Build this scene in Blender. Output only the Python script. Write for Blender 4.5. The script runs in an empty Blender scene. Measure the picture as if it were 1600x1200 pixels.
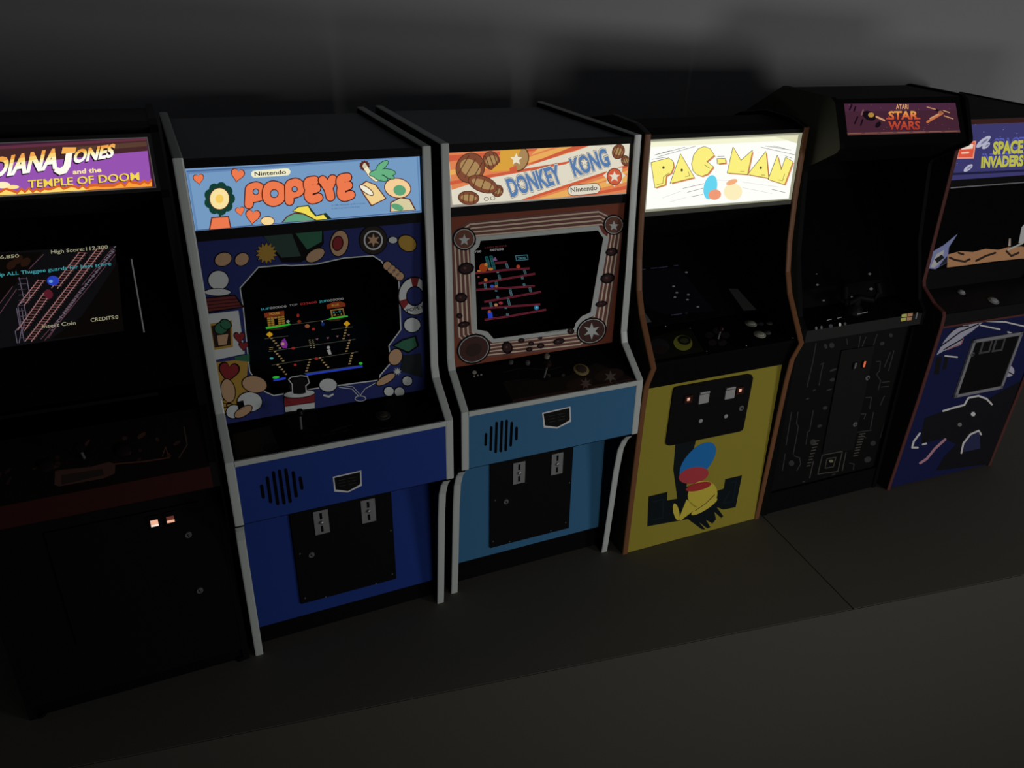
import bpy, bmesh, math, random
from mathutils import Vector, Matrix
from mathutils.geometry import tessellate_polygon
random.seed(4)
SC = bpy.context.scene
COL = SC.collection

# ------------------------------------------------------------------ camera
CAM = Vector((-0.0998, -0.553, 0.5062)); YAW, PITCH, ROLL, FPX = 0.433, -0.4403, 0.0169, 1202.95
_cy, _sy = math.cos(YAW), math.sin(YAW)
_F = Vector((_sy*math.cos(PITCH), _cy*math.cos(PITCH), math.sin(PITCH)))
_r = Vector((_cy, -_sy, 0)); _u = _r.cross(_F)
_c, _s = math.cos(ROLL), math.sin(ROLL)
RT = _c*_r + _s*_u; UP = -_s*_r + _c*_u
cd = bpy.data.cameras.new('camera'); cam = bpy.data.objects.new('camera', cd); COL.objects.link(cam)
cam.matrix_world = Matrix(((RT.x, UP.x, -_F.x, CAM.x), (RT.y, UP.y, -_F.y, CAM.y), (RT.z, UP.z, -_F.z, CAM.z), (0, 0, 0, 1)))
cd.sensor_width = 36; cd.lens = 36*FPX/1600; cd.clip_start = .01
SC.camera = cam

# ------------------------------------------------------------------ world, lamps, exposure
w = bpy.data.worlds.new('world'); SC.world = w; w.use_nodes = True
w.node_tree.nodes['Background'].inputs[0].default_value = (.9, .95, 1, 1)
w.node_tree.nodes['Background'].inputs[1].default_value = 0.019
def area(name, loc, target, sx, sy, power, col, spread=180):
    l = bpy.data.lights.new(name, 'AREA'); l.shape = 'RECTANGLE'; l.size = sx; l.size_y = sy
    l.energy = power; l.color = col; l.spread = math.radians(spread)
    o = bpy.data.objects.new(name, l); COL.objects.link(o); o.location = loc
    o.rotation_euler = (Vector(target)-Vector(loc)).to_track_quat('-Z', 'Y').to_euler()
    return o
area('front_right_light', (1.20, -1.25, .27), (.55, .1, .32), .32, .30, 3.3, (1.0, .98, .96))  # area lamp at front right for the wall's soft shadows; its source is unseen
area('low_front_fill', (.24, -.90, .11), (.48, .0, .16), .30, .10, .50, (1.0, .98, .94), 115)  # low lamp added to light the cabinet fronts; no doorway stands there
SC.view_settings.view_transform = 'Standard'; SC.view_settings.look = 'None'
SC.view_settings.exposure = 0; SC.view_settings.gamma = 1; SC.view_settings.use_curve_mapping = False

# ------------------------------------------------------------------ materials
_m = {}
def lin(c):
    return tuple((v/255/12.92 if v/255 <= .04045 else ((v/255+.055)/1.055)**2.4) for v in c)
def glow(c, k=1.0):                       # backlit or self-lit colour, as it looks (sRGB 0-255)
    key = ('g', c, k)
    if key not in _m:
        m = bpy.data.materials.new('glow'); m.use_nodes = True; nt = m.node_tree; nt.nodes.clear()
        e = nt.nodes.new('ShaderNodeEmission'); o = nt.nodes.new('ShaderNodeOutputMaterial')
        e.inputs[0].default_value = (*lin(c), 1); e.inputs[1].default_value = k
        nt.links.new(e.outputs[0], o.inputs[0]); _m[key] = m
    return _m[key]
def mat(c, rough=.5, metal=0, spec=.07, grain=0, name='paint', scale=400):
    key = (c, rough, metal, spec, grain)
    if key not in _m:
        m = bpy.data.materials.new(name); m.use_nodes = True; nt = m.node_tree; b = nt.nodes['Principled BSDF']
        b.inputs['Base Color'].default_value = (*c, 1); b.inputs['Roughness'].default_value = rough
        b.inputs['Metallic'].default_value = metal; b.inputs['Specular IOR Level'].default_value = spec
        if grain:
            t = nt.nodes.new('ShaderNodeTexCoord'); n = nt.nodes.new('ShaderNodeTexNoise'); n.inputs['Scale'].default_value = scale
            n.inputs['Detail'].default_value = 6
            r = nt.nodes.new('ShaderNodeMapRange'); r.inputs[3].default_value = 1-grain; r.inputs[4].default_value = 1+grain
            x = nt.nodes.new('ShaderNodeVectorMath'); x.operation = 'SCALE'; x.inputs[0].default_value = c
            nt.links.new(t.outputs['Object'], n.inputs['Vector']); nt.links.new(n.outputs[0], r.inputs[0])
            nt.links.new(r.outputs[0], x.inputs['Scale']); nt.links.new(x.outputs[0], b.inputs['Base Color'])
            bp = nt.nodes.new('ShaderNodeBump'); bp.inputs['Strength'].default_value = .12; bp.inputs['Distance'].default_value = .0004
            nt.links.new(n.outputs[0], bp.inputs['Height']); nt.links.new(bp.outputs[0], b.inputs['Normal'])
        _m[key] = m
    return _m[key]
def ink(c, k=.22): return mat(tuple(min(.85, v/k) for v in lin(c)), .6, 0, .1)   # printed colour from how it looks in the dim room
BLACK = mat((.0045, .0045, .005), .6, 0, .05, name='black_laminate')
SATIN = mat((.007, .007, .008), .5, 0, .06, name='black_satin')
GREYT = mat((.60, .645, .625), .32, 0, .5, name='grey_t_molding')
METAL = mat((.32, .33, .34), .35, .6, name='brushed_metal')
WHITEP = mat((.45, .45, .38), .35, name='white_plastic')

# ------------------------------------------------------------------ mesh helper
class MB:
    def __init__(s): s.v = []; s.f = []; s.mi = []; s.ms = []
    def m(s, mt):
        if mt not in s.ms: s.ms.append(mt)
        return s.ms.index(mt)
    def face(s, pts, mt):
        n = len(s.v); s.v += [tuple(p) for p in pts]; s.f.append(tuple(range(n, n+len(pts)))); s.mi.append(s.m(mt))
    def mesh(s, vs, fs, mt):
        n = len(s.v); s.v += [tuple(p) for p in vs]; k = s.m(mt)
        for f in fs: s.f.append(tuple(i+n for i in f)); s.mi.append(k)
    def box(s, x0, x1, y0, y1, z0, z1, mt):
        v = [(x, y, z) for x in (x0, x1) for y in (y0, y1) for z in (z0, z1)]
        s.mesh(v, [(0, 1, 3, 2), (4, 6, 7, 5), (0, 4, 5, 1), (2, 3, 7, 6), (0, 2, 6, 4), (1, 5, 7, 3)], mt)
    def prism(s, yz, x0, x1, mt, inner=None):   # side profile in (y,z) swept along x; inner = colour of the face towards the middle
        n = len(yz); v = [(x0, y, z) for y, z in yz]+[(x1, y, z) for y, z in yz]
        tri = tessellate_polygon([[Vector((y, z, 0)) for y, z in yz]])
        a_, b_ = (mt, inner or mt) if abs(x0) > abs(x1) else (inner or mt, mt)
        s.mesh(v, [tuple(t) for t in tri], a_); s.mesh(v, [tuple(i+n for i in reversed(t)) for t in tri], b_)
        s.mesh(v, [(i, (i+1) % n, (i+1) % n+n, i+n) for i in range(n)], inner or mt)
    def slab(s, line, x0, x1, d, mt):     # flat panel on the plane line, d thick towards the back
        n = nrm(line); (y0, z0), (y1, z1) = line
        s.prism([(y0, z0), (y1, z1), (y1-n[0]*d, z1-n[1]*d), (y0-n[0]*d, z0-n[1]*d)], x0, x1, mt)
    def lathe(s, o, ax, prof, mt, seg=20):  # prof: (radius, height along ax)
        o = Vector(o); ax = Vector(ax).normalized(); a = ax.orthogonal().normalized(); b = ax.cross(a)
        v = []; f = []
        for r, h in prof:
            for k in range(seg):
                t = 2*math.pi*k/seg; v.append(o+ax*h+a*r*math.cos(t)+b*r*math.sin(t))
        for i in range(len(prof)-1):
            for k in range(seg):
                k2 = (k+1) % seg; f.append((i*seg+k, i*seg+k2, (i+1)*seg+k2, (i+1)*seg+k))
        f.append(tuple(range(seg))); f.append(tuple(range((len(prof)-1)*seg, len(prof)*seg)))
        s.mesh(v, f, mt)
    def tube(s, pts, r, mt, seg=8):
        P = [Vector(p) for p in pts]; v = []; f = []
        for i, p in enumerate(P):
            t = (P[min(i+1, len(P)-1)]-P[max(i-1, 0)]).normalized(); a = t.orthogonal().normalized(); b = t.cross(a)
            for k in range(seg):
                q = 2*math.pi*k/seg; v.append(p+a*r*math.cos(q)+b*r*math.sin(q))
        for i in range(len(P)-1):
            for k in range(seg):
                k2 = (k+1) % seg; f.append((i*seg+k, i*seg+k2, (i+1)*seg+k2, (i+1)*seg+k))
        f.append(tuple(range(seg))); f.append(tuple(range((len(P)-1)*seg, len(P)*seg)))
        s.mesh(v, f, mt)
    def build(s, name, parent=None, smooth=False):
        me = bpy.data.meshes.new(name); me.from_pydata(s.v, [], s.f)
        for mt in s.ms: me.materials.append(mt)
        me.polygons.foreach_set('material_index', s.mi)
        bm = bmesh.new(); bm.from_mesh(me); bmesh.ops.recalc_face_normals(bm, faces=bm.faces); bm.to_mesh(me); bm.free()
        if smooth:
            for p in me.polygons: p.use_smooth = True
            me.set_sharp_from_angle(angle=math.radians(40))
        o = bpy.data.objects.new(name, me); COL.objects.link(o)
        if parent: o.parent = parent
        return o
def nrm(line):                            # unit normal (y,z) of a panel plane, towards the player
    (y0, z0), (y1, z1) = line; a, b = z1-z0, -(y1-y0)
    if a < 0: a, b = -a, -b
    n = (-a, -b) if a > 0 else (0, 1); L = math.hypot(*n)
    return (n[0]/L, n[1]/L)

# ------------------------------------------------------------------ where the cabinets stand
POSE = {'I': (-.1757, -.0019, -.003), 'P': (0, 0, 0), 'D': (.1852, .0071, -.012), 'C': (.3735, -.0079, -.0251), 'S': (.5545, -.0123, -.037), 'V': (.7320, -.0306, -.0574)}
def pt(c, px, py, line, lift=0):          # point of cabinet c's panel plane seen at photo pixel
    ox, oy, r = POSE[c]; cr, sr = math.cos(r), math.sin(r)
    d = _F + RT*((px-800)/FPX) - UP*((py-600)/FPX); o = CAM-Vector((ox, oy, 0))
    d = Vector((cr*d.x+sr*d.y, -sr*d.x+cr*d.y, d.z)); o = Vector((cr*o.x+sr*o.y, -sr*o.x+cr*o.y, o.z))
    (y0, z0), (y1, z1) = line; n = Vector((0, *nrm(line)))
    t = n.dot(Vector((0, y0, z0))-o)/n.dot(d)
    return o+d*t+n*lift

def glyphs(body, offset=0.0, shear=0.0):  # lettering outlines as a flat mesh, cap height about .7
    cu = bpy.data.curves.new('t', 'FONT'); cu.body = body; cu.offset = offset; cu.shear = shear; cu.resolution_u = 3
    ob = bpy.data.objects.new('t', cu); COL.objects.link(ob)
    dg = bpy.context.evaluated_depsgraph_get(); dg.update()
    me = bpy.data.meshes.new_from_object(ob.evaluated_get(dg))
    vs = [(v.co.x, v.co.y) for v in me.vertices]; fs = [tuple(p.vertices) for p in me.polygons]
    bpy.data.objects.remove(ob); bpy.data.curves.remove(cu); bpy.data.meshes.remove(me)
    return vs, fs
def glyphs_raw(body, offset, shear, n=1):
    vs, fs = glyphs(body, offset, shear)
    if not vs: return vs, [fs]
    if n == 1: return vs, [fs]
    bm = bmesh.new(); V = [bm.verts.new((x, y, 0)) for x, y in vs]
    for f in fs:
        try: bm.faces.new([V[i] for i in f])
        except ValueError: pass
    for k in range(1, n):
        bmesh.ops.bisect_plane(bm, geom=bm.verts[:]+bm.edges[:]+bm.faces[:], plane_co=(0, .7*k/n, 0), plane_no=(0, 1, 0))
    bm.verts.index_update(); out = [[] for _ in range(n)]
    for f in bm.faces:
        y = f.calc_center_median().y; out[max(0, min(n-1, int(y/.7*n)))].append(tuple(v.index for v in f.verts))
    vs = [(v.co.x, v.co.y) for v in bm.verts]; bm.free()
    return vs, out

class Art(MB):
    """Printed or lit picture on one panel; coordinates are read off an enlarged view (x0, y0, step)."""
    def __init__(s, c, line, view=(0, 0, 1), paint=None, clip=None):
        super().__init__(); s.c = c; s.line = line; s.view = view; s.paint = paint or ink; s.clip = clip; s.l = 0
    def P(s, x, y, l):
        X = s.view[0]+x*s.view[2]; Y = s.view[1]+y*s.view[2]
        p = pt(s.c, X, Y, s.line, l*.00007+.00004)
        if s.clip:
            a, b = s.clip[0], s.clip[1]; p.x = max(a, min(b, p.x))
            if len(s.clip) > 2:
                n = nrm(s.line); lz0, lz1 = s.clip[2], s.clip[3]; z = max(lz0, min(lz1, p.z))
                if z != p.z:
                    (y0, z0), (y1, z1) = s.line; t = (y1-y0)/(z1-z0) if z1 != z0 else 0
                    p.y += (z-p.z)*t; p.z = z
        return p
    def poly(s, pts, col, l=1):
        mt = s.paint(col) if isinstance(col, tuple) else col
        tri = tessellate_polygon([[Vector((x, y, 0)) for x, y in pts]])
        s.mesh([s.P(x, y, l) for x, y in pts], [tuple(t) for t in tri], mt)
    def ell(s, x, y, rx, ry, col, l=1, rot=0, n=24, a0=0, a1=360):
        r = math.radians(rot); P = []
        m = n if a1-a0 >= 360 else n+1
        for k in range(m):
            t = math.radians(a0+(a1-a0)*k/n); u, v = rx*math.cos(t), ry*math.sin(t)
            P.append((x+u*math.cos(r)-v*math.sin(r), y+u*math.sin(r)+v*math.cos(r)))
        s.poly(P, col, l)
    def stroke(s, pts, wd, col, l=1, cap=True):
        for (x0, y0), (x1, y1) in zip(pts, pts[1:]):
            dx, dy = x1-x0, y1-y0; L = math.hypot(dx, dy) or 1; nx, ny = -dy/L*wd/2, dx/L*wd/2
            s.poly([(x0+nx, y0+ny), (x1+nx, y1+ny), (x1-nx, y1-ny), (x0-nx, y0-ny)], col, l)
        if cap:
            for x, y in pts: s.ell(x, y, wd/2, wd/2, col, l+.02, n=12)
    def heart(s, x, y, r, col, l=1, rot=0, out=None):
        P = []; a = math.radians(rot)
        for k in range(28):
            t = 2*math.pi*k/28; u = .95*math.sin(t)**3*r; v = -(13*math.cos(t)-5*math.cos(2*t)-2*math.cos(3*t)-math.cos(4*t))/15*r
            P.append((u, v))
        for q, cc, ll in (((1.16, out, l),) if out else ())+((1.0, col, l+1),):
            s.poly([(x+(u*math.cos(a)-v*math.sin(a))*q, y+(u*math.sin(a)+v*math.cos(a))*q) for u, v in P], cc, ll)
    def star(s, x, y, r0, r1, n, col, l=1, rot=-90):
        s.poly([(x+(r0 if k % 2 == 0 else r1)*math.cos(math.radians(rot+180*k/n)), y+(r0 if k % 2 == 0 else r1)*math.sin(math.radians(rot+180*k/n))) for k in range(2*n)], col, l)
    def pill(s, x0, y0, x1, y1, h, col, l=1): s.stroke([(x0, y0), (x1, y1)], h, col, l)
    def text(s, body, a, b, h, col, l=2, off=0.0, up=None, shear=0.0, bands=None):
        """letters from baseline point a to baseline point b, cap height h (or up-vector)."""
        vs, fs = glyphs_raw(body, off, shear, len(bands) if bands else 1)
        if not vs: return
        v0 = glyphs(body, 0, shear)[0]
        x0 = min(v[0] for v in v0); x1 = max(v[0] for v in v0)
        ex = ((b[0]-a[0])/(x1-x0), (b[1]-a[1])/(x1-x0))
        if up is None:
            L = math.hypot(b[0]-a[0], b[1]-a[1]); up = ((b[1]-a[1])/L*h, -(b[0]-a[0])/L*h)
        ey = (up[0]/.7, up[1]/.7)
        cols = bands or [col]
        for fset, cc in zip(fs, cols):
            s.mesh([s.P(a[0]+ex[0]*(x-x0)+ey[0]*y, a[1]+ex[1]*(x-x0)+ey[1]*y, l) for x, y in vs], fset, s.paint(cc))

# ------------------------------------------------------------------ part builders
def thing(name, c, label, cat, group=None):
    o = bpy.data.objects.new(name, None); COL.objects.link(o); o.empty_display_size = .05
    x, y, r = POSE[c]; o.location = (x, y, 0); o.rotation_euler = (0, 0, r)
    o['label'] = label; o['category'] = cat
    if group: o['group'] = group
    return o
def side_panels(root, yz, hw, t, m, ml=None, label=None):
    for sx in (-1, 1):
        b = MB(); b.prism(yz, sx*hw-t/2, sx*hw+t/2, (ml if sx < 0 and ml else m)); b.build('side_panel', root)
def trim_strip(b, pts, x0, x1, h, mt):    # rounded moulding pressed onto the panel edge
    V = [Vector((p[0], p[1])) for p in pts]; N = []
    for i in range(len(V)):
        ns = []
        for a, c in ((i-1, i), (i, i+1)):
            if a >= 0 and c < len(V):
                d = (V[c]-V[a]).normalized(); ns.append(Vector((d.y, -d.x)))
        n = sum(ns, Vector((0, 0))).normalized(); k = 1/max(.4, n.dot(ns[0])); N.append(n*k)
    w_ = x1-x0; cs = [(x0, 0), (x0+.03*w_, .6), (x0+.16*w_, .95), (x0+.5*w_, 1), (x1-.16*w_, .95), (x1-.03*w_, .6), (x1, 0)]
    v = []; f = []; m = len(cs)
    for p, n in zip(V, N):
        for x, q in cs: v.append((x, p.x+n.x*h*q, p.y+n.y*h*q))
    for i in range(len(V)-1):
        for k in range(m): k2 = (k+1) % m; f.append((i*m+k, i*m+k2, (i+1)*m+k2, (i+1)*m+k))
    f.append(tuple(range(m))); f.append(tuple(range((len(V)-1)*m, len(V)*m)))
    b.mesh(v, f, mt)
def button(root, c, px, py, line, r, mt, ring, name='push_button', h=.0022):
    p = pt(c, px, py, line); n = Vector((0, *nrm(line)))
    b = MB(); b.lathe(p-n*.0005, n, [(r, 0), (r, .0011), (r*.8, .0015)], ring)
    o = b.build(name, root, True)
    b = MB(); b.lathe(p, n, [(r*.68, 0), (r*.68, h*.8), (r*.5, h)], mt); b.build('button_cap', o, True)
def screw(root, p, n, r=.0008, mt=None):
    b = MB(); b.lathe(p-n*.0003, n, [(r, 0), (r, .0006), (r*.6, .0010)], mt or METAL, 10); b.build('screw', root, True)
def lock(root, p, n, r=.0032):
    b = MB(); b.lathe(p-n*.0004, n, [(r, 0), (r, .0015), (r*.85, .002), (r*.6, .002), (r*.55, .0014)], METAL, 20)
    o = b.build('lock', root, True)
    k = MB(); q = p+n*.0017; k.box(q.x-r*.13, q.x+r*.13, q.y-.0004, q.y, q.z-r*.4, q.z+r*.4, BLACK); k.build('keyhole', o)
def joystick(root, p, n, hgt, ball, r=.0035):
    b = MB(); b.lathe(p-n*.0004, n, [(r*1.5, 0), (r*1.5, .0006), (r*.8, .0010)], SATIN)
    o = b.build('joystick', root, True)
    b = MB(); b.lathe(p, n, [(.0009, 0), (.0009, hgt-r)], METAL, 10); b.build('shaft', o, True)
    b = MB(); b.lathe(p, n, [(r*.1, hgt-r), (r*.7, hgt-r*.7), (r, hgt), (r*.7, hgt+r*.7), (r*.1, hgt+r)], ball); b.build('ball_top', o, True)
def marquee(root, art, line, x0, x1, back, d=.002, name='marquee'):
    art.slab(line, x0, x1, d, back); return art.build(name, root)
def rows(line, x0, x1, zc0, zc1):
    pass
def lerp(a, b, t): return (a[0]+(b[0]-a[0])*t, a[1]+(b[1]-a[1])*t)

# ================================================================== the place
EA = math.radians(-8.9)
def bench_pt(u, v): return (-.2194+u*math.cos(EA)-v*math.sin(EA), -.0616+u*math.sin(EA)+v*math.cos(EA))   # u along the front edge, v towards the wall
US = .6725                                # seam between the two top boards
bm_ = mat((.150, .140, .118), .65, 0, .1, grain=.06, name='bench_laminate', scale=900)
def bench_box(u0, u1, v0, v1, z0, z1, name, parent, m, bevel=.001):
    b = MB(); q = [bench_pt(u0, v0), bench_pt(u1, v0), bench_pt(u1, v1), bench_pt(u0, v1)]
    v = [(x, y, z) for z in (z0, z1) for x, y in q]
    b.mesh(v, [(0, 3, 2, 1), (4, 5, 6, 7), (0, 1, 5, 4), (1, 2, 6, 5), (2, 3, 7, 6), (3, 0, 4, 7)], m)
    o = b.build(name, parent)
    if bevel:
        k = o.modifiers.new('b', 'BEVEL'); k.width = bevel; k.segments = 2
    return o
be = bpy.data.objects.new('display_bench', None); COL.objects.link(be); be.location = (*bench_pt(.6, .2), -.45)
be['label'] = 'long dark grey bench with a seam, under the row of miniature arcade cabinets'; be['category'] = 'bench'
bo = []
bo.append(bench_box(-.9, US-.0008, 0, .40, -.018, 0, 'bench_top', None, bm_, 0))
bo.append(bench_box(US+.0008, 2.0, 0, .40, -.018, 0, 'bench_top', None, bm_, 0))
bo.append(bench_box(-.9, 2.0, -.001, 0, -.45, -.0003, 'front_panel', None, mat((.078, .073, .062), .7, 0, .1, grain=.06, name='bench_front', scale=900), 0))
bo.append(bench_box(-.9, -.884, .0165, .40, -.45, -.0182, 'end_panel', None, bm_))
bo.append(bench_box(1.984, 2.0, .0165, .40, -.45, -.0182, 'end_panel', None, bm_))
for o in bo:
    o.parent = be; o.matrix_parent_inverse = Matrix.Translation(-Vector(be.location))
wallm = mat((.41, .41, .43), .75, grain=.03, name='wall_paint', scale=150)
wl = bench_box(-1.6, 3.2, .402, .46, -.45, 2.2, 'wall_back', None, wallm, 0); wl['kind'] = 'structure'
fl = bench_box(-1.6, 3.2, -3.0, .402, -.50, -.45, 'floor', None, mat((.05, .047, .042), .9, grain=.3, name='carpet', scale=300), 0); fl['kind'] = 'structure'

GRP = 'miniature arcade cabinets in a row'
# ---------------------------------------------------------------- the two grey-edged cabinets of one make
N_FRONT = [(.187, .432), (.079, .4265), (.0, .4225), (-.0006, .3766), (-.003, .31), (-.003, .2505), (-.006, .2405), (-.036, .2155), (-.0352, .1605)]
N_LOW = [(-.0262, .1525), (-.0205, .146), (-.0145, .133), (-.0100, .105), (-.0060, .06), (-.0015, .012), (0, 0)]
def cab_n(c, label, side_m, front_m, marq, bezel, screen, cpanel, cp_back, badge_px, slots, plates, lockp, screws, low_bottom):
    T = thing('arcade_cabinet', c, label, 'arcade cabinet', GRP)
    HW, t = .084, .0065; IN = HW-t/2
    yz = N_FRONT+[(-.027, .1585)]+N_LOW+[(.188, 0), (.192, .42)]
    for sx in (-1, 1):
        b = MB(); b.prism(yz, sx*HW-t/2, sx*HW+t/2, side_m, BLACK); b.build('side_panel', T)
        b = MB(); trim_strip(b, N_FRONT, sx*HW-t/2-.0001, sx*HW+t/2+.0001, .0009, GREYT)
        trim_strip(b, N_LOW, sx*HW-t/2-.0001, sx*HW+t/2+.0001, .0009, GREYT); b.build('edge_trim', T)
    b = MB(); b.prism([(.186, .4275), (.079, .4225), (.0090, .4193), (.0090, .4160), (.186, .423)], -IN, IN, mat((.20, .22, .25), .5, name='roof_grey')); b.build('roof_panel', T)
    b = MB(); b.box(-IN, IN, .186, .189, .0, .4265, BLACK); b.build('back_panel', T)
    ml = ((.005, .3743), (.005, .4158))
    b = MB(); b.box(-IN, IN, .0045, .0085, .3668, .3742, SATIN); b.build('marquee_retainer', T)
    b = MB(); b.box(-IN, IN, .0012, .0088, .4161, .4212, SATIN); b.build('marquee_retainer', T)
    marq(T, ml)
    bl = ((.010, cp_back[1]+.001), (.0065, .3667)); bezel(T, bl)
    sl = ((.026, .238), (.118, .325))
    screen(T, sl)
    cl = ((-.0358, .2152), cp_back); cpanel(T, cl)
    b = MB(); b.box(-IN, IN, -.0372, -.0355, .2115, .2160, GREYT); b.build('panel_edge_trim', T)
    # front of the control box with speaker slots
    fo = ((-.036, .1612), (-.036, .2114))
    b = MB(); b.box(-IN, IN, -.036, -.0335, .1612, .2114, front_m); cf = b.build('control_box_front', T)
    b = MB(); b.box(-IN, IN, -.0335, .010, .1590, .1612, BLACK); b.build('control_box_floor', T)
    for (x, y0, y1, wd) in slots:
        a = Art(c, fo, (0, 0, 1), lambda q: q); a.stroke([(x[0], y0), (x[1], y1)], wd, mat((.002, .002, .004), .8, name='slot'), 1); a.build('speaker_slot', cf)
    a = Art(c, fo, (badge_px[0], badge_px[1], .125))
    a.poly([(0, 80), (355, 0), (362, 190), (190, 275), (20, 265)], (125, 130, 130), 1)
    a.poly([(18, 92), (340, 18), (346, 160), (330, 180), (190, 258), (36, 238)], (4, 5, 4), 2)
    for k, (x0, x1) in enumerate(((70, 160), (70, 160), (80, 165))):
        a.stroke([(x0, 125+k*36), (x1, 108+k*36)], 7, (22, 24, 22), 3, False); a.stroke([(x0+120, 100+k*36), (x1+130, 82+k*36)], 7, (22, 24, 22), 3, False)
    a.build('badge', T)
    # lower panel, door, kick plate
    ll = ((.010, .02), (.010, .16))
    b = MB(); b.box(-IN, IN, .010, .013, low_bottom, .1590, front_m); b.build('lower_panel', T)
    b = MB(); b.box(-IN, IN, .014, .017, 0, low_bottom+.004, BLACK); b.build('kick_plate', T)
    b = MB(); b.box(-.0432, .0446, .0078, .0100, .0355, .1575, SATIN); d = b.build('coin_door', T)
    k = d.modifiers.new('b', 'BEVEL'); k.width = .0007; k.segments = 2
    dl = ((.0078, .03), (.0078, .16)); n = Vector((0, -1, 0))
    for (x, y) in plates:
        p = pt(c, x, y, dl)
        b = MB(); b.box(p.x-.0062, p.x+.0062, .0066, .0078, p.z-.0118, p.z+.0118, mat((.30, .31, .31), .4, .3)); o = b.build('coin_plate', d)
        b = MB(); b.box(p.x-.001, p.x+.001, .0063, .0066, p.z+.0035, p.z+.0095, BLACK); b.build('coin_slot', T).matrix_parent_inverse = Matrix()
        b = MB(); b.box(p.x-.001, p.x+.001, .0063, .0066, p.z-.0095, p.z-.0035, BLACK); b.build('coin_slot', T)
        b = MB(); b.lathe((p.x, .0066, p.z), n, [(.0017, 0), (.0017, .0016), (.001, .002)], METAL, 12); b.build('return_button', T, True)
    p = pt(c, *lockp, dl); lock(d, p, n, .0027)
    for x, y in screws: screw(d, pt(c, x, y, dl), n)
    return T
IN = .08075
def smooth(p, n=5):                       # rounds a hand-drawn stroke (Catmull-Rom)
    if len(p) < 3: return p
    closed = p[0] == p[-1]; o = []
    for i in range(len(p)-1):
        a = p[i-1] if i else (p[-2] if closed else p[0]); b, c = p[i], p[i+1]; d = p[i+2] if i+2 < len(p) else (p[1] if closed else p[-1])
        for k in range(n):
            t = k/n; o.append(tuple(.5*(2*b[j]+(c[j]-a[j])*t+(2*a[j]-5*b[j]+4*c[j]-d[j])*t*t+(3*b[j]-a[j]-3*c[j]+d[j])*t**3) for j in (0, 1)))
    return o+[p[-1]]
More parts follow.
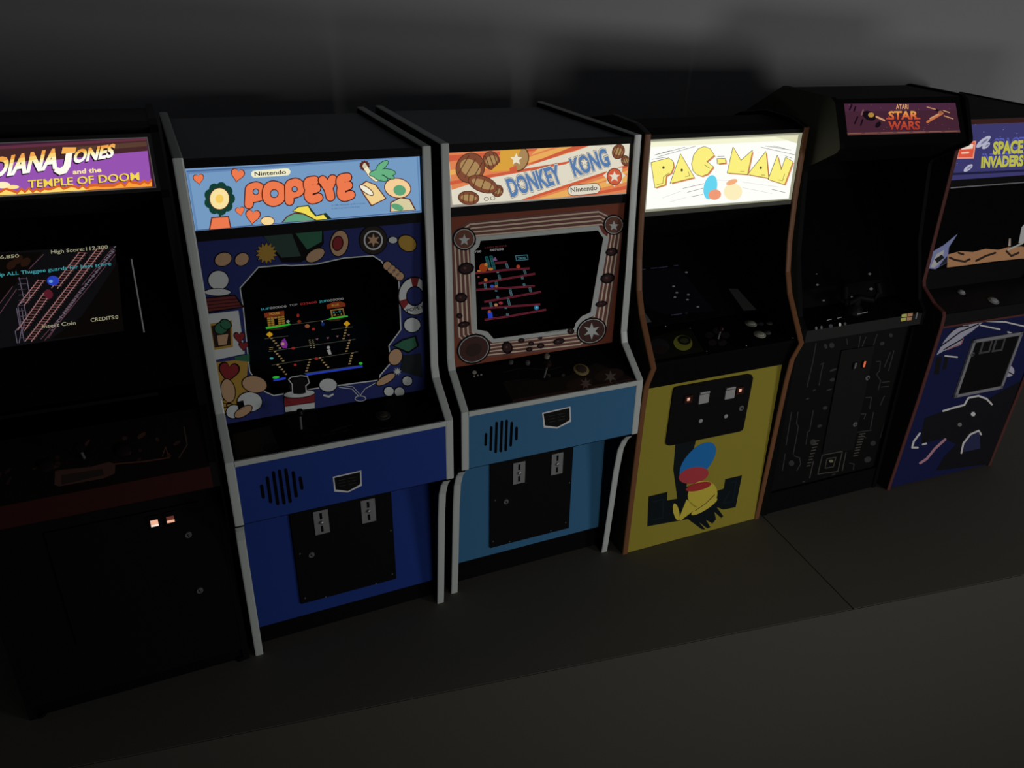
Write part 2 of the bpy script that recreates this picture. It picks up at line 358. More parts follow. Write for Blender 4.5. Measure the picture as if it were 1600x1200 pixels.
# ---- plain pictures (marquee, bezel, screens) of the blue cabinet
def art_outlined(a, pts, wd, col, out, l):
    a.stroke(pts, wd+9, out, l); a.stroke(pts, wd, col, l+1)
def P_marq(T, line):
    V = (280, 230, .24375); e = (.92, .92, .88)
    g = lambda c: glow(c, 1.0)
    a = Art('P', line, V, g, (-.0798, .0798, .3744, .4157))
    SKY = (116, 154, 194)
    a.poly([(40, 150), (1530, 38), (1552, 412), (104, 536)], SKY, 0)
    a.poly([(40, 150), (1530, 38), (1531, 50), (41, 162)], (78, 106, 152), .3); a.poly([(40, 160), (1530, 48), (1531, 62), (42, 174)], (98, 134, 178), .2); a.poly([(103, 530), (1551, 406), (1552, 412), (104, 536)], (66, 92, 140), .3)  # darker edge bands paint in the falloff of the backlight
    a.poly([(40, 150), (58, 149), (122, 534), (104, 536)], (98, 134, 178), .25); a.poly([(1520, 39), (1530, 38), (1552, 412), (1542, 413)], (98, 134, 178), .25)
    OUT = (92, 40, 30); ORG = (236, 122, 78); DG = (20, 60, 48)
    for x, y, r, q in ((124, 202, 33, -8), (374, 176, 42, 10), (390, 408, 28, -12), (472, 442, 46, 5)): a.heart(x, y, r, ORG, 2, q, OUT)
    # plain flower in a red pot where the left figure is
    a.stroke([(262, 400), (262, 470)], 14, DG, 2); a.poly([(205, 448), (318, 440), (335, 520), (190, 532)], OUT, 3); a.poly([(212, 455), (312, 447), (326, 515), (198, 526)], ORG, 4)
    for k in range(9):
        t = k*math.tau/9; a.ell(258+66*math.cos(t), 330+72*math.sin(t), 34, 36, DG, 2)
    a.ell(258, 330, 66, 72, OUT, 3); a.ell(258, 330, 61, 67, (250, 226, 160), 4); a.ell(258, 330, 26, 28, (246, 204, 96), 5)
    a.pill(484, 172, 690, 158, 46, (240, 236, 200), 2); a.text('Nintendo', (484, 184), (684, 170), 26, (30, 30, 30), 4, .018)
    L = [[[(452, 266), (446, 366)], [(458, 260), (498, 250), (528, 275), (520, 312), (470, 326)]],
         [[(606, 244), (650, 262), (658, 300), (640, 336), (600, 350), (566, 332), (560, 292), (572, 256), (606, 244)]],
         [[(704, 246), (706, 344)], [(710, 236), (748, 226), (776, 248), (768, 284), (722, 300)]],
         [[(868, 212), (826, 222), (834, 268), (878, 262)], [(834, 268), (828, 312), (850, 334), (892, 322)]],
         [[(918, 210), (954, 264), (968, 316)], [(982, 204), (954, 264)]],
         [[(1076, 192), (1034, 204), (1042, 252), (1082, 244)], [(1042, 252), (1036, 296), (1056, 318), (1098, 304)]]]
    for i, ch in enumerate(L):
        for p in ch: a.stroke(smooth(p), 66, (70, 26, 22), 5+i*1.2)
        for p in ch: a.stroke(smooth(p), 52, ORG, 5.6+i*1.2)
    for x, y, r in ((490, 284, 15), (608, 296, 22), (738, 268, 14)):
        a.ell(x, y, r+6, r+6, OUT, 13.5); a.ell(x, y, r, r, SKY, 14.2)
    # rolled cloth at the bottom edge
    a.poly([(655, 482), (690, 440), (740, 418), (800, 424), (880, 466), (880, 476)], OUT, 2); a.poly([(665, 481), (695, 446), (740, 426), (796, 432), (868, 468)], (96, 158, 128), 3)
    a.poly([(722, 412), (760, 378), (830, 370), (850, 400), (880, 436), (940, 420), (980, 462), (880, 474), (800, 430), (740, 415)], (30, 50, 36), 2); a.poly([(730, 410), (764, 384), (826, 378), (842, 410), (874, 444), (925, 432), (948, 460), (880, 466), (800, 424), (745, 410)], (240, 220, 86), 2.6)
    a.ell(566, 472, 46, 30, OUT, 2); a.ell(566, 473, 41, 26, (244, 214, 150), 3)
    a.text('© 1982 Nintendo of America Inc.', (976, 378), (1196, 362), 9, (60, 84, 120), 2); a.text('© 1982 King Features Syndicate', (976, 398), (1156, 384), 8, (60, 84, 120), 2)
    # leafy bunch in an open tin on the right
    a.poly([(1196, 214), (1262, 240), (1330, 330), (1230, 380), (1176, 300), (1150, 250)], OUT, 2); a.poly([(1200, 222), (1256, 244), (1320, 328), (1234, 370), (1184, 298), (1158, 252)], (240, 208, 142), 3)
    a.ell(1200, 275, 56, 22, OUT, 4, 35); a.ell(1200, 275, 50, 16, (240, 236, 214), 5, 35)
    a.stroke([(1188, 120), (1225, 176), (1262, 206)], 34, OUT, 2); a.stroke([(1188, 120), (1225, 176), (1262, 206)], 27, (240, 232, 190), 3)
    a.star(1188, 118, 36, 28, 11, OUT, 2); a.ell(1188, 118, 12, 18, (200, 196, 170), 5)
    for x, y, rx, ry, q in ((1300, 118, 46, 18, -38), (1330, 160, 54, 20, 6), (1270, 165, 50, 20, -10), (1290, 195, 46, 17, 18), (1345, 185, 34, 12, 24)):
        a.ell(x, y, rx+5, ry+5, (20, 70, 48), 5, q); a.ell(x, y, rx, ry, (104, 176, 130), 6, q)
    a.ell(1400, 262, 88, 66, OUT, 2, 10); a.ell(1400, 262, 82, 60, (244, 206, 150), 3, 10); a.ell(1412, 276, 40, 34, (92, 162, 118), 4, 10)
    a.poly([(1352, 352), (1420, 318), (1480, 330), (1520, 404), (1350, 416)], OUT, 2); a.poly([(1360, 356), (1420, 326), (1474, 336), (1508, 400), (1358, 412)], (214, 204, 160), 3)
    a.ell(1398, 384, 40, 20, (92, 162, 118), 4, 20)
    marquee(T, a, line, -.0802, .0802, glow(SKY, 1.0))
def P_bezel(T, line):
    a = Art('P', line, (280, 340, .25), lambda c: ink(c, .27))
    BL = (22, 28, 66); WH = (128, 132, 134); BK = (3, 3, 4)
    hole = [(495, 310), (660, 296), (700, 300), (860, 290), (1030, 252), (1210, 238), (1262, 270), (1300, 330), (1350, 376), (1372, 385), (1385, 700), (1310, 800), (1325, 905), (1255, 985), (1250, 1015), (845, 1068), (590, 1112), (520, 1080), (440, 960), (400, 560), (380, 440)]
    outer = [(108, 150), (1508, 20), (1545, 1130), (1540, 1140), (290, 1322)]
    (y0, z0), (y1, z1) = line
    n = Vector((0, *nrm(line)))
    O = [Vector((-IN, y1, z1)), Vector((IN, y1, z1)), Vector((IN, y0, z0)), Vector((-IN, y0, z0))]
    def ring(O, H, m, d):
        f = tessellate_polygon([O, H]); al = O+H; nv = len(al)
        a.mesh(al, [tuple(t) for t in f], m); a.mesh([q-n*d for q in al], [tuple(t) for t in f], BLACK)
        k = len(O)
        a.mesh(H+[q-n*d for q in H], [(i, (i+1) % len(H), (i+1) % len(H)+len(H), i+len(H)) for i in range(len(H))], BLACK)
    H = [pt('P', 280+x*.25, 340+y*.25, line) for x, y in hole]
    ring(O, H, ink(BL, .26), .0012)
    a.stroke(hole+[hole[0]], 7, WH, 2, False)
    def blob(x, y, rx, ry, col, q=0, l=2): a.ell(x, y, rx+6, ry+6, BK, l, q); a.ell(x, y, rx, ry, col, l+1, q)
    SK = (122, 98, 76); GN = (30, 66, 50); RD = (84, 24, 26); YL = (112, 88, 36)
    a.star(545, 222, 76, 50, 14, BK, 2); a.star(545, 222, 68, 46, 14, YL, 3)
    # folded green cloths, round fruits and clouds stand where the figures are
    a.poly([(500, 100), (900, 62), (905, 160), (860, 220), (760, 280), (640, 280), (560, 150)], BK, 1.5); a.poly([(520, 108), (700, 92), (760, 240), (640, 250)], (30, 44, 40), 2.4); a.poly([(720, 90), (892, 72), (890, 150), (800, 200)], GN, 2.4)
    blob(850, 235, 62, 34, SK, -30, 4); blob(1000, 160, 54, 80, SK, 10, 4); blob(990, 160, 30, 42, RD, 10, 6)
    blob(1212, 140, 84, 88, (24, 20, 18), 0, 4); a.ell(1212, 140, 60, 62, WH, 8); a.ell(1212, 140, 50, 52, (24, 20, 18), 9); a.star(1212, 140, 44, 18, 6, SK, 10)
    blob(1425, 160, 58, 46, YL, 30, 4); blob(1335, 140, 26, 20, WH, 0, 4)
    for k in range(4): blob(1300+k*26, 300+k*22, 24, 26, SK, 20, 5)
    blob(275, 260, 52, 40, SK, -20, 4); blob(392, 260, 44, 36, SK, -30, 4)
    blob(245, 390, 62, 58, WH, 0, 4); blob(240, 465, 80, 20, WH, 0, 5)
    # brick house on the left
    a.poly([(160, 500), (350, 480), (410, 560), (170, 600)], BK, 3); a.poly([(168, 506), (346, 488), (392, 556), (178, 586)], (66, 26, 26), 4)
    for k in range(3): a.stroke([(170, 525+k*22), (370+k*10, 505+k*20)], 4, BK, 5, False)
    a.poly([(170, 604), (370, 580), (410, 850), (220, 890)], WH, 3); a.poly([(186, 664), (330, 640), (336, 808), (212, 828)], YL, 4); a.poly([(200, 676), (318, 654), (322, 794), (222, 812)], (26, 16, 16), 5)
    blob(262, 690, 40, 34, GN, -20, 6); blob(290, 665, 34, 26, GN, 30, 7); a.poly([(236, 735), (306, 725), (296, 790), (246, 798)], SK, 8); a.heart(376, 745, 34, RD, 7, 0, BK); a.heart(402, 800, 28, RD, 7, 0, BK)
    a.poly([(345, 870), (440, 850), (440, 900), (350, 890)], GN, 6)
    # yellow card with a heart, rope and cloth at lower left
    a.poly([(218, 905), (430, 880), (420, 1050), (440, 1200), (280, 1225)], YL, 3); a.heart(310, 960, 62, RD, 5, 8, BK)
    blob(305, 1080, 42, 72, SK, -10, 7); blob(470, 1040, 76, 50, SK, 10, 7)
    blob(440, 1150, 76, 60, WH, 0, 7); blob(340, 1210, 46, 40, WH, -20, 8); blob(400, 1210, 60, 26, SK, -30, 10); a.poly([(360, 1150), (400, 1140), (410, 1190), (370, 1200)], BK, 11)
    for k in range(5): blob(290+(k % 2)*26, 1100+k*24, 18, 9, YL, 0, 6)
    # striped drum and round stones along the bottom, lower right basket of stones
    a.poly([(650, 1100), (850, 1080), (850, 1210), (660, 1235)], BK, 3); a.poly([(656, 1125), (846, 1100), (846, 1150), (658, 1180)], RD, 4); a.poly([(660, 1182), (846, 1155), (846, 1190), (664, 1214)], WH, 4)
    blob(750, 1100, 96, 22, WH, -5, 5); blob(748, 1050, 56, 52, (8, 8, 10), 0, 6); a.stroke([(682, 1010), (700, 995), (760, 985), (800, 990), (812, 1030), (790, 1050), (795, 1098)], 6, WH, 9); a.stroke([(682, 1010), (705, 1040), (708, 1105)], 6, WH, 9)
    blob(930, 1045, 54, 40, WH, 0, 5); a.stroke([(905, 1110), (935, 1118), (960, 1104)], 12, WH, 5)
    a.stroke([(1000, 1060), (1080, 1070), (1125, 1120), (1160, 1070), (1230, 1030)], 4, WH, 4); a.stroke([(1000, 1045), (1085, 1056), (1130, 1105)], 3, WH, 4); a.ell(1132, 1130, 36, 18, WH, 4); a.ell(1132, 1130, 31, 14, ink(BL, .26), 5)
    for x, y in ((1310, 1085), (1376, 1088), (1425, 1020)): blob(x, y, 30, 28, WH, 0, 5)
    blob(1455, 670, 50, 44, WH, 0, 5); blob(1350, 870, 40, 50, SK, 20, 5); a.poly([(1330, 800), (1390, 760), (1480, 735), (1500, 800), (1430, 850)], BK, 6); a.poly([(1345, 800), (1395, 768), (1470, 745), (1485, 800), (1430, 836)], GN, 7)
    a.poly([(1400, 860), (1510, 850), (1520, 1000), (1380, 960)], (14, 18, 20), 6); blob(1290, 1010, 64, 22, SK, -30, 7); a.star(1362, 960, 26, 12, 9, WH, 8)
    # life ring
    a.clip = (-IN, .0795, 0, 1)
    for k in range(24):
        t0, t1 = k*math.tau/24, (k+1)*math.tau/24
        def rr(t, q, s_=1.0): return (1472+q*math.cos(t)*.92, 490+q*math.sin(t)*1.06)
        a.poly([rr(t0, 116), rr(t1, 116), rr(t1, 52), rr(t0, 52)], BK, 4)
        cc = RD if k in (17, 18, 9, 10) else WH
        a.poly([rr(t0, 108), rr(t1, 108), rr(t1, 60), rr(t0, 60)], cc, 5)
    a.text('POPEYE', (1424, 592), (1546, 560), 22, BK, 6, .01)
    a.clip = None
    a.build('bezel', T)
def n_screen_base(a, line): a.slab(line, -IN, IN, .002, mat((.004, .004, .005), .25, name='monitor_glass'))
def P_screen(T, line):
    a = Art('P', line, (400, 450, .125), lambda c: glow(c, .64)); n_screen_base(a, line)
    W = (150, 150, 150); CY = (60, 160, 170); R = (150, 40, 36); BR = (120, 50, 26); Y = (170, 140, 60); G = (50, 190, 60); GR = (70, 68, 60); ST = (150, 125, 85)
    a.text('1UP', (70, 282), (170, 266), 26, CY, 1, .015); a.text('000000', (175, 266), (382, 242), 28, W, 1, .0); a.text('TOP', (420, 232), (520, 218), 24, W, 1); a.text('022600', (555, 216), (760, 188), 26, (190, 50, 44), 1, .0)
    a.text('2UP', (792, 188), (890, 172), 26, CY, 1, .015); a.text('000000', (892, 174), (1095, 148), 28, W, 1, .0)
    a.poly([(100, 315), (350, 285), (355, 340), (110, 372)], BR, 1); a.text('HOUSE', (170, 342), (296, 326), 28, Y, 2, .02)
    for r in range(5):
        for k in range(5):
            if not (r in (1, 2, 3) and k in (2,)):
                x = 138+k*44+r*3; y = 374+r*26-k*5.5; a.poly([(x, y), (x+38, y-5), (x+40, y+15), (x+2, y+21)], (150, 115, 45), 1)
    a.poly([(120, 490), (250, 478), (420, 445), (440, 462), (260, 496), (130, 515)], G, 1.5); a.poly([(150, 515), (400, 485), (330, 512), (200, 530)], (50, 38, 26), 1)
    a.ell(400, 420, 20, 18, W, 2); a.stroke([(404, 435), (408, 456)], 9, G, 2)
    a.poly([(880, 215), (960, 180), (1060, 168), (1118, 195), (1118, 232), (890, 262)], BR, 1); a.text('BLUE', (950, 232), (1038, 218), 26, Y, 2, .01)
    a.poly([(928, 275), (1092, 252), (1112, 355), (948, 378)], (150, 110, 60), 1); a.poly([(946, 288), (1082, 268), (1096, 345), (962, 366)], (4, 4, 5), 2)
    a.text('5 - 0', (962, 320), (1060, 304), 22, CY, 3, .02); a.text('0 - 1', (972, 352), (1070, 338), 22, Y, 3, .02)
    a.poly([(870, 400), (940, 372), (1145, 345), (1150, 362), (930, 395)], G, 1.5); a.poly([(900, 400), (1100, 375), (1030, 412), (930, 418)], (60, 34, 24), 1)
    for x, y, wx, wy, c in ((525, 345, 18, 24, R), (540, 420, 26, 20, BR), (640, 478, 32, 26, (150, 90, 60)), (718, 515, 22, 18, R), (835, 452, 24, 26, (24, 44, 100)), (828, 420, 9, 10, W), (465, 755, 24, 18, R), (755, 884, 26, 17, R), (490, 962, 20, 17, R)): a.ell(x, y, wx, wy, c, 2, n=7)
    for x, y in ((170, 582), (1136, 448)): a.ell(x, y, 40, 24, (214, 160, 30), 2, n=8); a.ell(x, y, 18, 38, (214, 160, 30), 2.3, n=8)
    a.poly([(330, 650), (360, 630), (395, 700), (388, 752), (335, 752), (300, 700)], (130, 50, 150), 2); a.ell(335, 700, 20, 18, (190, 150, 110), 3)
    a.ell(905, 745, 20, 20, W, 2); a.poly([(885, 780), (925, 765), (945, 828), (912, 835)], W, 2)
    a.ell(195, 880, 26, 14, CY, 2, n=6)
    for x, y in ((762, 640), (897, 625), (1016, 604), (1157, 588)): a.poly([(x-18, y-6), (x+18, y-9), (x+4, y+16)], (130, 90, 100), 2)
    for p in (((110, 636), (400, 600)), ((945, 520), (1210, 484)), ((160, 796), (680, 722)), ((730, 714), (1240, 640)), ((200, 964), (1270, 798)), ((440, 458), (870, 402))): a.stroke(list(p), 7, GR, 1)
    def stairs(x0, y0, x1, y1, n):
        for k in range(n):
            x = x0+(x1-x0)*k/(n-1); y = y0+(y1-y0)*k/(n-1); a.stroke([(x-14, y+3), (x+14, y-3)], 15, ST, 2, False)
    for q in ((196, 630, 300, 752, 5), (240, 795, 340, 912, 5), (272, 960, 375, 1078, 5), (1130, 495, 1096, 632, 5), (1170, 655, 1130, 790, 5), (1204, 815, 1168, 948, 5), (676, 895, 632, 1036, 5), (800, 874, 900, 992, 5)): stairs(*q)
    for x in (668, 708):
        for k in range(5): a.stroke([(x-10+k*5, 655+k*23), (x+12+k*5, 650+k*23)], 10, (140, 130, 100), 2, False)
    for y in (748, 770): a.stroke([(170, y), (212, y-5)], 8, ST, 2)
    a.poly([(215, 1148), (372, 1112), (372, 1142), (222, 1168)], (40, 64, 190), 1); a.ell(250, 1118, 44, 16, G, 2, -5)
    a.poly([(600, 1066), (1330, 966), (1334, 992), (640, 1096)], (40, 64, 190), 1); a.poly([(600, 1066), (1330, 962), (1330, 970), (620, 1076)], (60, 70, 90), 1.5); a.ell(1308, 944, 24, 16, G, 2)
    a.build('screen', T)
def P_cp(T, line):
    a = Art('P', line, (350, 600, .225), lambda c: ink(c, .2)); a.slab(line, -IN, IN, .003, BLACK)
    for x0, y0, x1, y1 in ((680, 355, 770, 345), (740, 330, 850, 300), (780, 310, 890, 285), (830, 330, 860, 320), (950, 340, 1180, 300)): a.stroke([(x0, y0), (x1, y1)], 5, (24, 25, 25), 1)
    a.poly([(60, 350), (320, 290), (380, 450), (90, 530)], (18, 16, 13), 1); a.ell(320, 440, 60, 26, (8, 7, 6), 2, -12)
    o = a.build('control_panel', T); n = Vector((0, *nrm(line)))
    joystick(T, Vector((-.028, -.012, line_z(line, -.012))), n, .016, mat((.006, .006, .006), .3), .0032)
    p = Vector((.036, -.014, line_z(line, -.014)))
    b = MB(); b.lathe(p-n*.0004, n, [(.0058, 0), (.0058, .0012), (.004, .0016)], mat((.05, .045, .04), .5)); k = b.build('push_button', T, True)
    b = MB(); b.lathe(p, n, [(.0036, 0), (.0036, .002), (.0026, .0024)], mat((.06, .055, .04), .4)); b.build('button_cap', k, True)
def line_z(line, y): (y0, z0), (y1, z1) = line; return z0+(z1-z0)*(y-y0)/(y1-y0)

def D_marq(T, line):
    a = Art('D', line, (690, 210, .19375), lambda c: glow(c, 1.0), (-.0798, .0798, .3744, .4157))
    WH = (222, 216, 196); OR = (222, 130, 82); YL = (232, 172, 92); RD = (204, 92, 62); OUT = (84, 52, 38); BR = (126, 74, 52); TN = (168, 134, 88)
    a.poly([(55, 130), (1525, 70), (1518, 478), (88, 575)], WH, 0)
    # sloping orange rays
    def ray(y0, y1, yy0, yy1, col, x0=55, x1=1525, l=1): a.poly([(x0, y0), (x1, y1), (x1, yy1), (x0, yy0)], col, l)
    a.poly([(58, 130), (1200, 84), (1090, 130), (80, 448)], OR, 1)
    for p, q, m_, n_, c in ((250, 118, 205, 122, YL), (62, 330, 60, 290, YL), (76, 410, 74, 380, RD), (60, 220, 58, 170, RD)):
        x0, y0, x1, y1 = p, q, m_, n_
        a.poly([(58, q), (1000 if q > 200 else 700, q-170 if q > 200 else 100), (1060 if q > 200 else 800, q-200 if q > 200 else 98), (58, n_)], c, 1.4)
    a.poly([(780, 100), (1110, 88), (700, 230), (640, 240)], YL, 1.6); a.poly([(900, 96), (960, 94), (680, 190), (620, 200)], OR, 1.8); a.poly([(1060, 90), (1190, 84), (760, 232), (700, 238)], RD, 1.7)
    a.poly([(640, 526), (1525, 238), (1520, 476), (700, 532)], OR, 1)
    a.poly([(640, 526), (1522, 240), (1522, 262), (720, 522)], RD, 1.3); a.poly([(820, 520), (1522, 330), (1522, 380), (960, 512)], YL, 1.4); a.poly([(760, 524), (1522, 290), (1522, 310), (860, 518)], YL, 1.5); a.poly([(1060, 505), (1520, 410), (1520, 440), (1180, 498)], RD, 1.5)
    a.poly([(60, 112), (1525, 60), (1525, 74), (56, 134)], (150, 146, 138), 2); a.poly([(88, 568), (1516, 470), (1518, 480), (90, 580)], (150, 146, 138), 2)
    # wooden barrels and a golden shield in place of the figures
    def barrel(x, y, rx, ry, q, l=4):
        a.ell(x, y, rx+7, ry+7, OUT, l, q); a.ell(x, y, rx, ry, BR, l+1, q); a.ell(x, y, rx*.8, ry*.55, TN, l+2, q)
        r = math.radians(q)
        for k in (-.55, 0, .55): a.stroke([(x+k*rx*math.cos(r)-.7*ry*math.sin(r)*-1, y+k*rx*math.sin(r)-.7*ry*math.cos(r)), (x+k*rx*math.cos(r)+.7*ry*math.sin(r)*-1, y+k*rx*math.sin(r)+.7*ry*math.cos(r))], 7, OUT, l+3)
    barrel(230, 270, 110, 120, 30); barrel(400, 210, 62, 70, -20, 3); barrel(330, 400, 120, 60, 20, 8); barrel(215, 510, 80, 50, 5, 12); barrel(450, 455, 40, 44, 20, 3)
    a.ell(610, 190, 95, 110, OUT, 3, 10); a.ell(610, 190, 86, 100, TN, 4, 10); a.poly([(470, 110), (640, 104), (560, 290), (390, 300), (470, 220)], (216, 160, 62), 5); a.star(600, 200, 50, 24, 5, (232, 222, 196), 6); a.poly([(545, 270), (600, 250), (610, 300), (550, 300)], RD, 6)
    for x, y, rx, ry, q in ((1424, 138, 44, 56, 20), (1482, 212, 30, 38, -20)): barrel(x, y, rx, ry, q, 4)
    a.star(1392, 330, 92, 66, 8, WH, 3); a.ell(1392, 340, 62, 70, OUT, 4); a.ell(1392, 340, 56, 64, RD, 5); a.star(1392, 340, 46, 20, 5, WH, 6)
    for x, y in ((360, 520), (410, 515)): a.ell(x, y, 20, 16, OUT, 4); a.ell(x, y, 15, 12, WH, 5)
    BL = (88, 122, 168)
    def letters(word, a0, b0, up):
        a.text(word, a0, b0, 0, OUT, 9, .088, up); a.text(word, a0, b0, 0, WH, 10.5, .070, up); a.text(word, a0, b0, 0, BL, 12, .042, up)
    letters('DONKEY', (560, 498), (968, 380), (-46, -134)); letters('KONG', (1070, 334), (1356, 244), (-42, -130))
    for x, y in ((640, 396), (1148, 222)): a.star(x, y, 42, 18, 5, OUT, 13, -95); a.star(x, y, 34, 15, 5, WH, 14, -95)
    a.pill(1056, 452, 1236, 434, 88, OUT, 8); a.pill(1056, 452, 1236, 434, 78, WH, 9); a.text('Nintendo', (1040, 466), (1252, 446), 38, (52, 50, 48), 10, .014)
    a.text('© 1981 NINTENDO OF AMERICA INC.', (1020, 386), (1220, 316), 8, (120, 110, 100), 3); a.text('®', (1360, 98), (1376, 96), 8, OUT, 3)
    marquee(T, a, line, -.0802, .0802, glow((150, 146, 138), 1.0))
def D_bezel(T, line):
    a = Art('D', line, (690, 310, .2166), lambda c: ink(c, .2))
    OR = (66, 32, 22); WH = (98, 101, 100); CR = (134, 104, 90); MR = (56, 22, 26); BK = (3, 3, 4)
    hole = [(280, 305), (1128, 230), (1150, 265), (1166, 285), (1074, 820), (1010, 850), (968, 895), (955, 935), (375, 1012), (330, 960), (255, 945), (235, 380), (270, 345)]
    (y0, z0), (y1, z1) = line; n = Vector((0, *nrm(line)))
    O = [Vector((-IN, y1, z1)), Vector((IN, y1, z1)), Vector((IN, y0, z0)), Vector((-IN, y0, z0))]
    H = [pt('D', 690+x*.2166, 310+y*.2166, line) for x, y in hole]
    f = tessellate_polygon([O, H]); al = O+H
    a.mesh(al, [tuple(t) for t in f], ink(OR, .2)); a.mesh([q-n*.0012 for q in al], [tuple(t) for t in f], BLACK); L = len(H)
    a.mesh(H+[q-n*.0012 for q in H], [(i, (i+1) % L, (i+1) % L+L, i+L) for i in range(L)], BLACK)
    # striped band round the opening: corner points from inside (0) to outside (1)
    ci = [(250, 285), (1160, 205), (1190, 250), (1085, 840), (970, 960), (350, 1040), (240, 960), (205, 350)]
    co = [(200, 180), (1130, 88), (1300, 170), (1190, 930), (1000, 1060), (300, 1140), (120, 1000), (82, 260)]
    def band(t0, t1, col, l):
        k = len(ci); A = [lerp(p, q, t0) for p, q in zip(ci, co)]; B = [lerp(p, q, t1) for p, q in zip(ci, co)]
        for i in range(k): j = (i+1) % k; a.poly([A[i], A[j], B[j], B[i]], col, l)
    band(0, 1, MR, 1)
    for k in range(4): band(.10+k*.26, .20+k*.26, CR, 2); band(.22+k*.26, .34+k*.26, (60, 38, 36), 1.5)
    # pale inner border
    k = len(hole); cx, cy = 690, 620
    outb = [(245, 276), (1132, 196), (1160, 250), (1206, 285), (1110, 840), (1040, 870), (995, 910), (975, 965), (365, 1042), (300, 985), (220, 965), (205, 350), (245, 330)]
    for i in range(k): j = (i+1) % k; a.poly([hole[i], hole[j], outb[j], outb[i]], WH, 4)
    for x, y, r, q in ((162, 292, 86, 3), (1240, 190, 76, 5)):
        a.ell(x, y, r, r*.97, BK, 6); a.ell(x, y, r*.86, r*.84, WH, 7); a.ell(x, y, r*.80, r*.78, (56, 34, 28), 8); a.star(x, y+8, r*.5, r*.22, 5, WH, 9)
    for x, y, r in ((230, 1085, 125), (1080, 955, 112)):
        a.ell(x, y, r, r*.84, BK, 6, -25); a.ell(x, y, r*.9, r*.75, WH, 7, -25); a.ell(x, y, r*.86, r*.71, (34, 20, 18), 8, -25)
    a.star(1080, 955, 62, 26, 6, WH, 9); a.ell(230, 1090, 60, 44, (24, 16, 14), 9, -25)
    for x, y, rx, ry in ((175, 505, 60, 44), (140, 715, 44, 36), (128, 846, 22, 20), (160, 908, 44, 22), (1225, 385, 46, 30), (1195, 575, 54, 38), (1150, 760, 44, 22), (472, 1075, 40, 46), (574, 1023, 24, 18), (645, 1046, 20, 16), (632, 1088, 24, 16), (714, 1062, 26, 20), (845, 1030, 44, 22), (930, 956, 26, 24), (710, 1006, 16, 9)):
        a.ell(x, y, rx, ry, BK, 9, -12, 10); a.ell(x, y, rx*.75, ry*.7, (26, 13, 14), 10, -12, 10); a.ell(x-rx*.15, y-ry*.1, rx*.2, ry*.18, (50, 36, 34), 11)
    a.text('© 1981 NINTENDO OF AMERICA INC.', (742, 974), (900, 950), 7, (40, 40, 40), 6)
    a.build('bezel', T)
def D_screen(T, line):
    a = Art('D', line, (730, 370, .1167), lambda c: glow(c, .68)); n_screen_base(a, line)
    G = (112, 40, 54); LC = (90, 130, 140); W = (150, 150, 150); CY = (46, 120, 120)
    a.text('000700', (10, 222), (188, 206), 24, W, 1, .02); a.text('HIGH SCORE', (240, 160), (528, 130), 20, (100, 40, 40), 1, .01); a.text('007650', (308, 192), (486, 178), 26, W, 1, .02)
    a.poly([(640, 250), (808, 238), (820, 308), (655, 326)], (60, 110, 120), 1); a.poly([(652, 262), (798, 250), (808, 300), (665, 314)], (6, 6, 8), 2); a.text('2900', (680, 306), (782, 296), 30, (90, 140, 150), 3, .01)
    def gird(x0, y0, x1, y1): a.stroke([(x0, y0), (x1, y1)], 26, G, 1, False); a.stroke([(x0, y0), (x1, y1)], 7, (60, 20, 30), 2, False)
    for q in ((370, 352, 530, 340), (105, 488, 560, 440), (560, 440, 835, 424), (150, 628, 910, 495), (120, 710, 905, 662), (228, 872, 988, 738), (190, 960, 978, 906), (232, 1112, 560, 1066), (560, 1066, 1056, 976)): gird(*q)
    def lad(x0, y0, x1, y1, c=LC, wd=26):
        n = max(2, int(abs(y1-y0)/14)); a.stroke([(x0-wd/2, y0), (x1-wd/2, y1)], 5, c, 3, False); a.stroke([(x0+wd/2, y0), (x1+wd/2, y1)], 5, c, 3, False)
        for k in range(n+1): t = k/n; a.stroke([(x0-wd/2+(x1-x0)*t, y0+(y1-y0)*t), (x0+wd/2+(x1-x0)*t, y0+(y1-y0)*t)], 5, c, 3, False)
    for q in ((524, 360, 540, 420), (765, 450, 780, 500), (424, 515, 436, 565), (236, 630, 246, 688), (572, 700, 592, 788), (838, 685, 850, 738), (310, 880, 322, 938), (545, 825, 566, 918), (408, 474, 410, 484), (735, 540, 738, 566), (758, 630, 762, 655), (384, 720, 388, 732), (406, 800, 410, 826), (514, 950, 516, 962), (536, 1030, 540, 1055)): lad(*q)
    lad(256, 268, 298, 430, CY, 36); lad(318, 260, 360, 432, CY, 36); lad(388, 605, 392, 650, CY, 30)
    # plain barrels, crates and small shapes
    a.ell(215, 415, 56, 58, (150, 62, 24), 4); a.ell(250, 375, 22, 22, (190, 120, 60), 5); a.ell(312, 434, 34, 18, (190, 120, 60), 5); a.ell(155, 460, 24, 12, (190, 120, 60), 5); a.poly([(340, 320), (372, 270), (402, 325)], (130, 80, 130), 5)
    a.ell(682, 402, 26, 24, (170, 70, 40), 4); a.ell(246, 578, 24, 22, (180, 100, 50), 4); a.ell(332, 664, 26, 20, (50, 80, 180), 4); a.ell(388, 664, 22, 18, (150, 100, 70), 4); a.ell(384, 914, 24, 20, (180, 130, 90), 4); a.ell(448, 890, 28, 20, (150, 50, 60), 4); a.ell(150, 540, 16, 12, (130, 60, 60), 4)
    a.poly([(270, 1020), (332, 1012), (342, 1085), (285, 1092)], (40, 70, 200), 4); a.ell(296, 1005, 22, 18, (170, 80, 50), 5); a.ell(926, 950, 34, 32, (40, 120, 160), 4, n=8); a.ell(930, 950, 14, 12, (130, 200, 220), 5)
    a.build('screen', T)
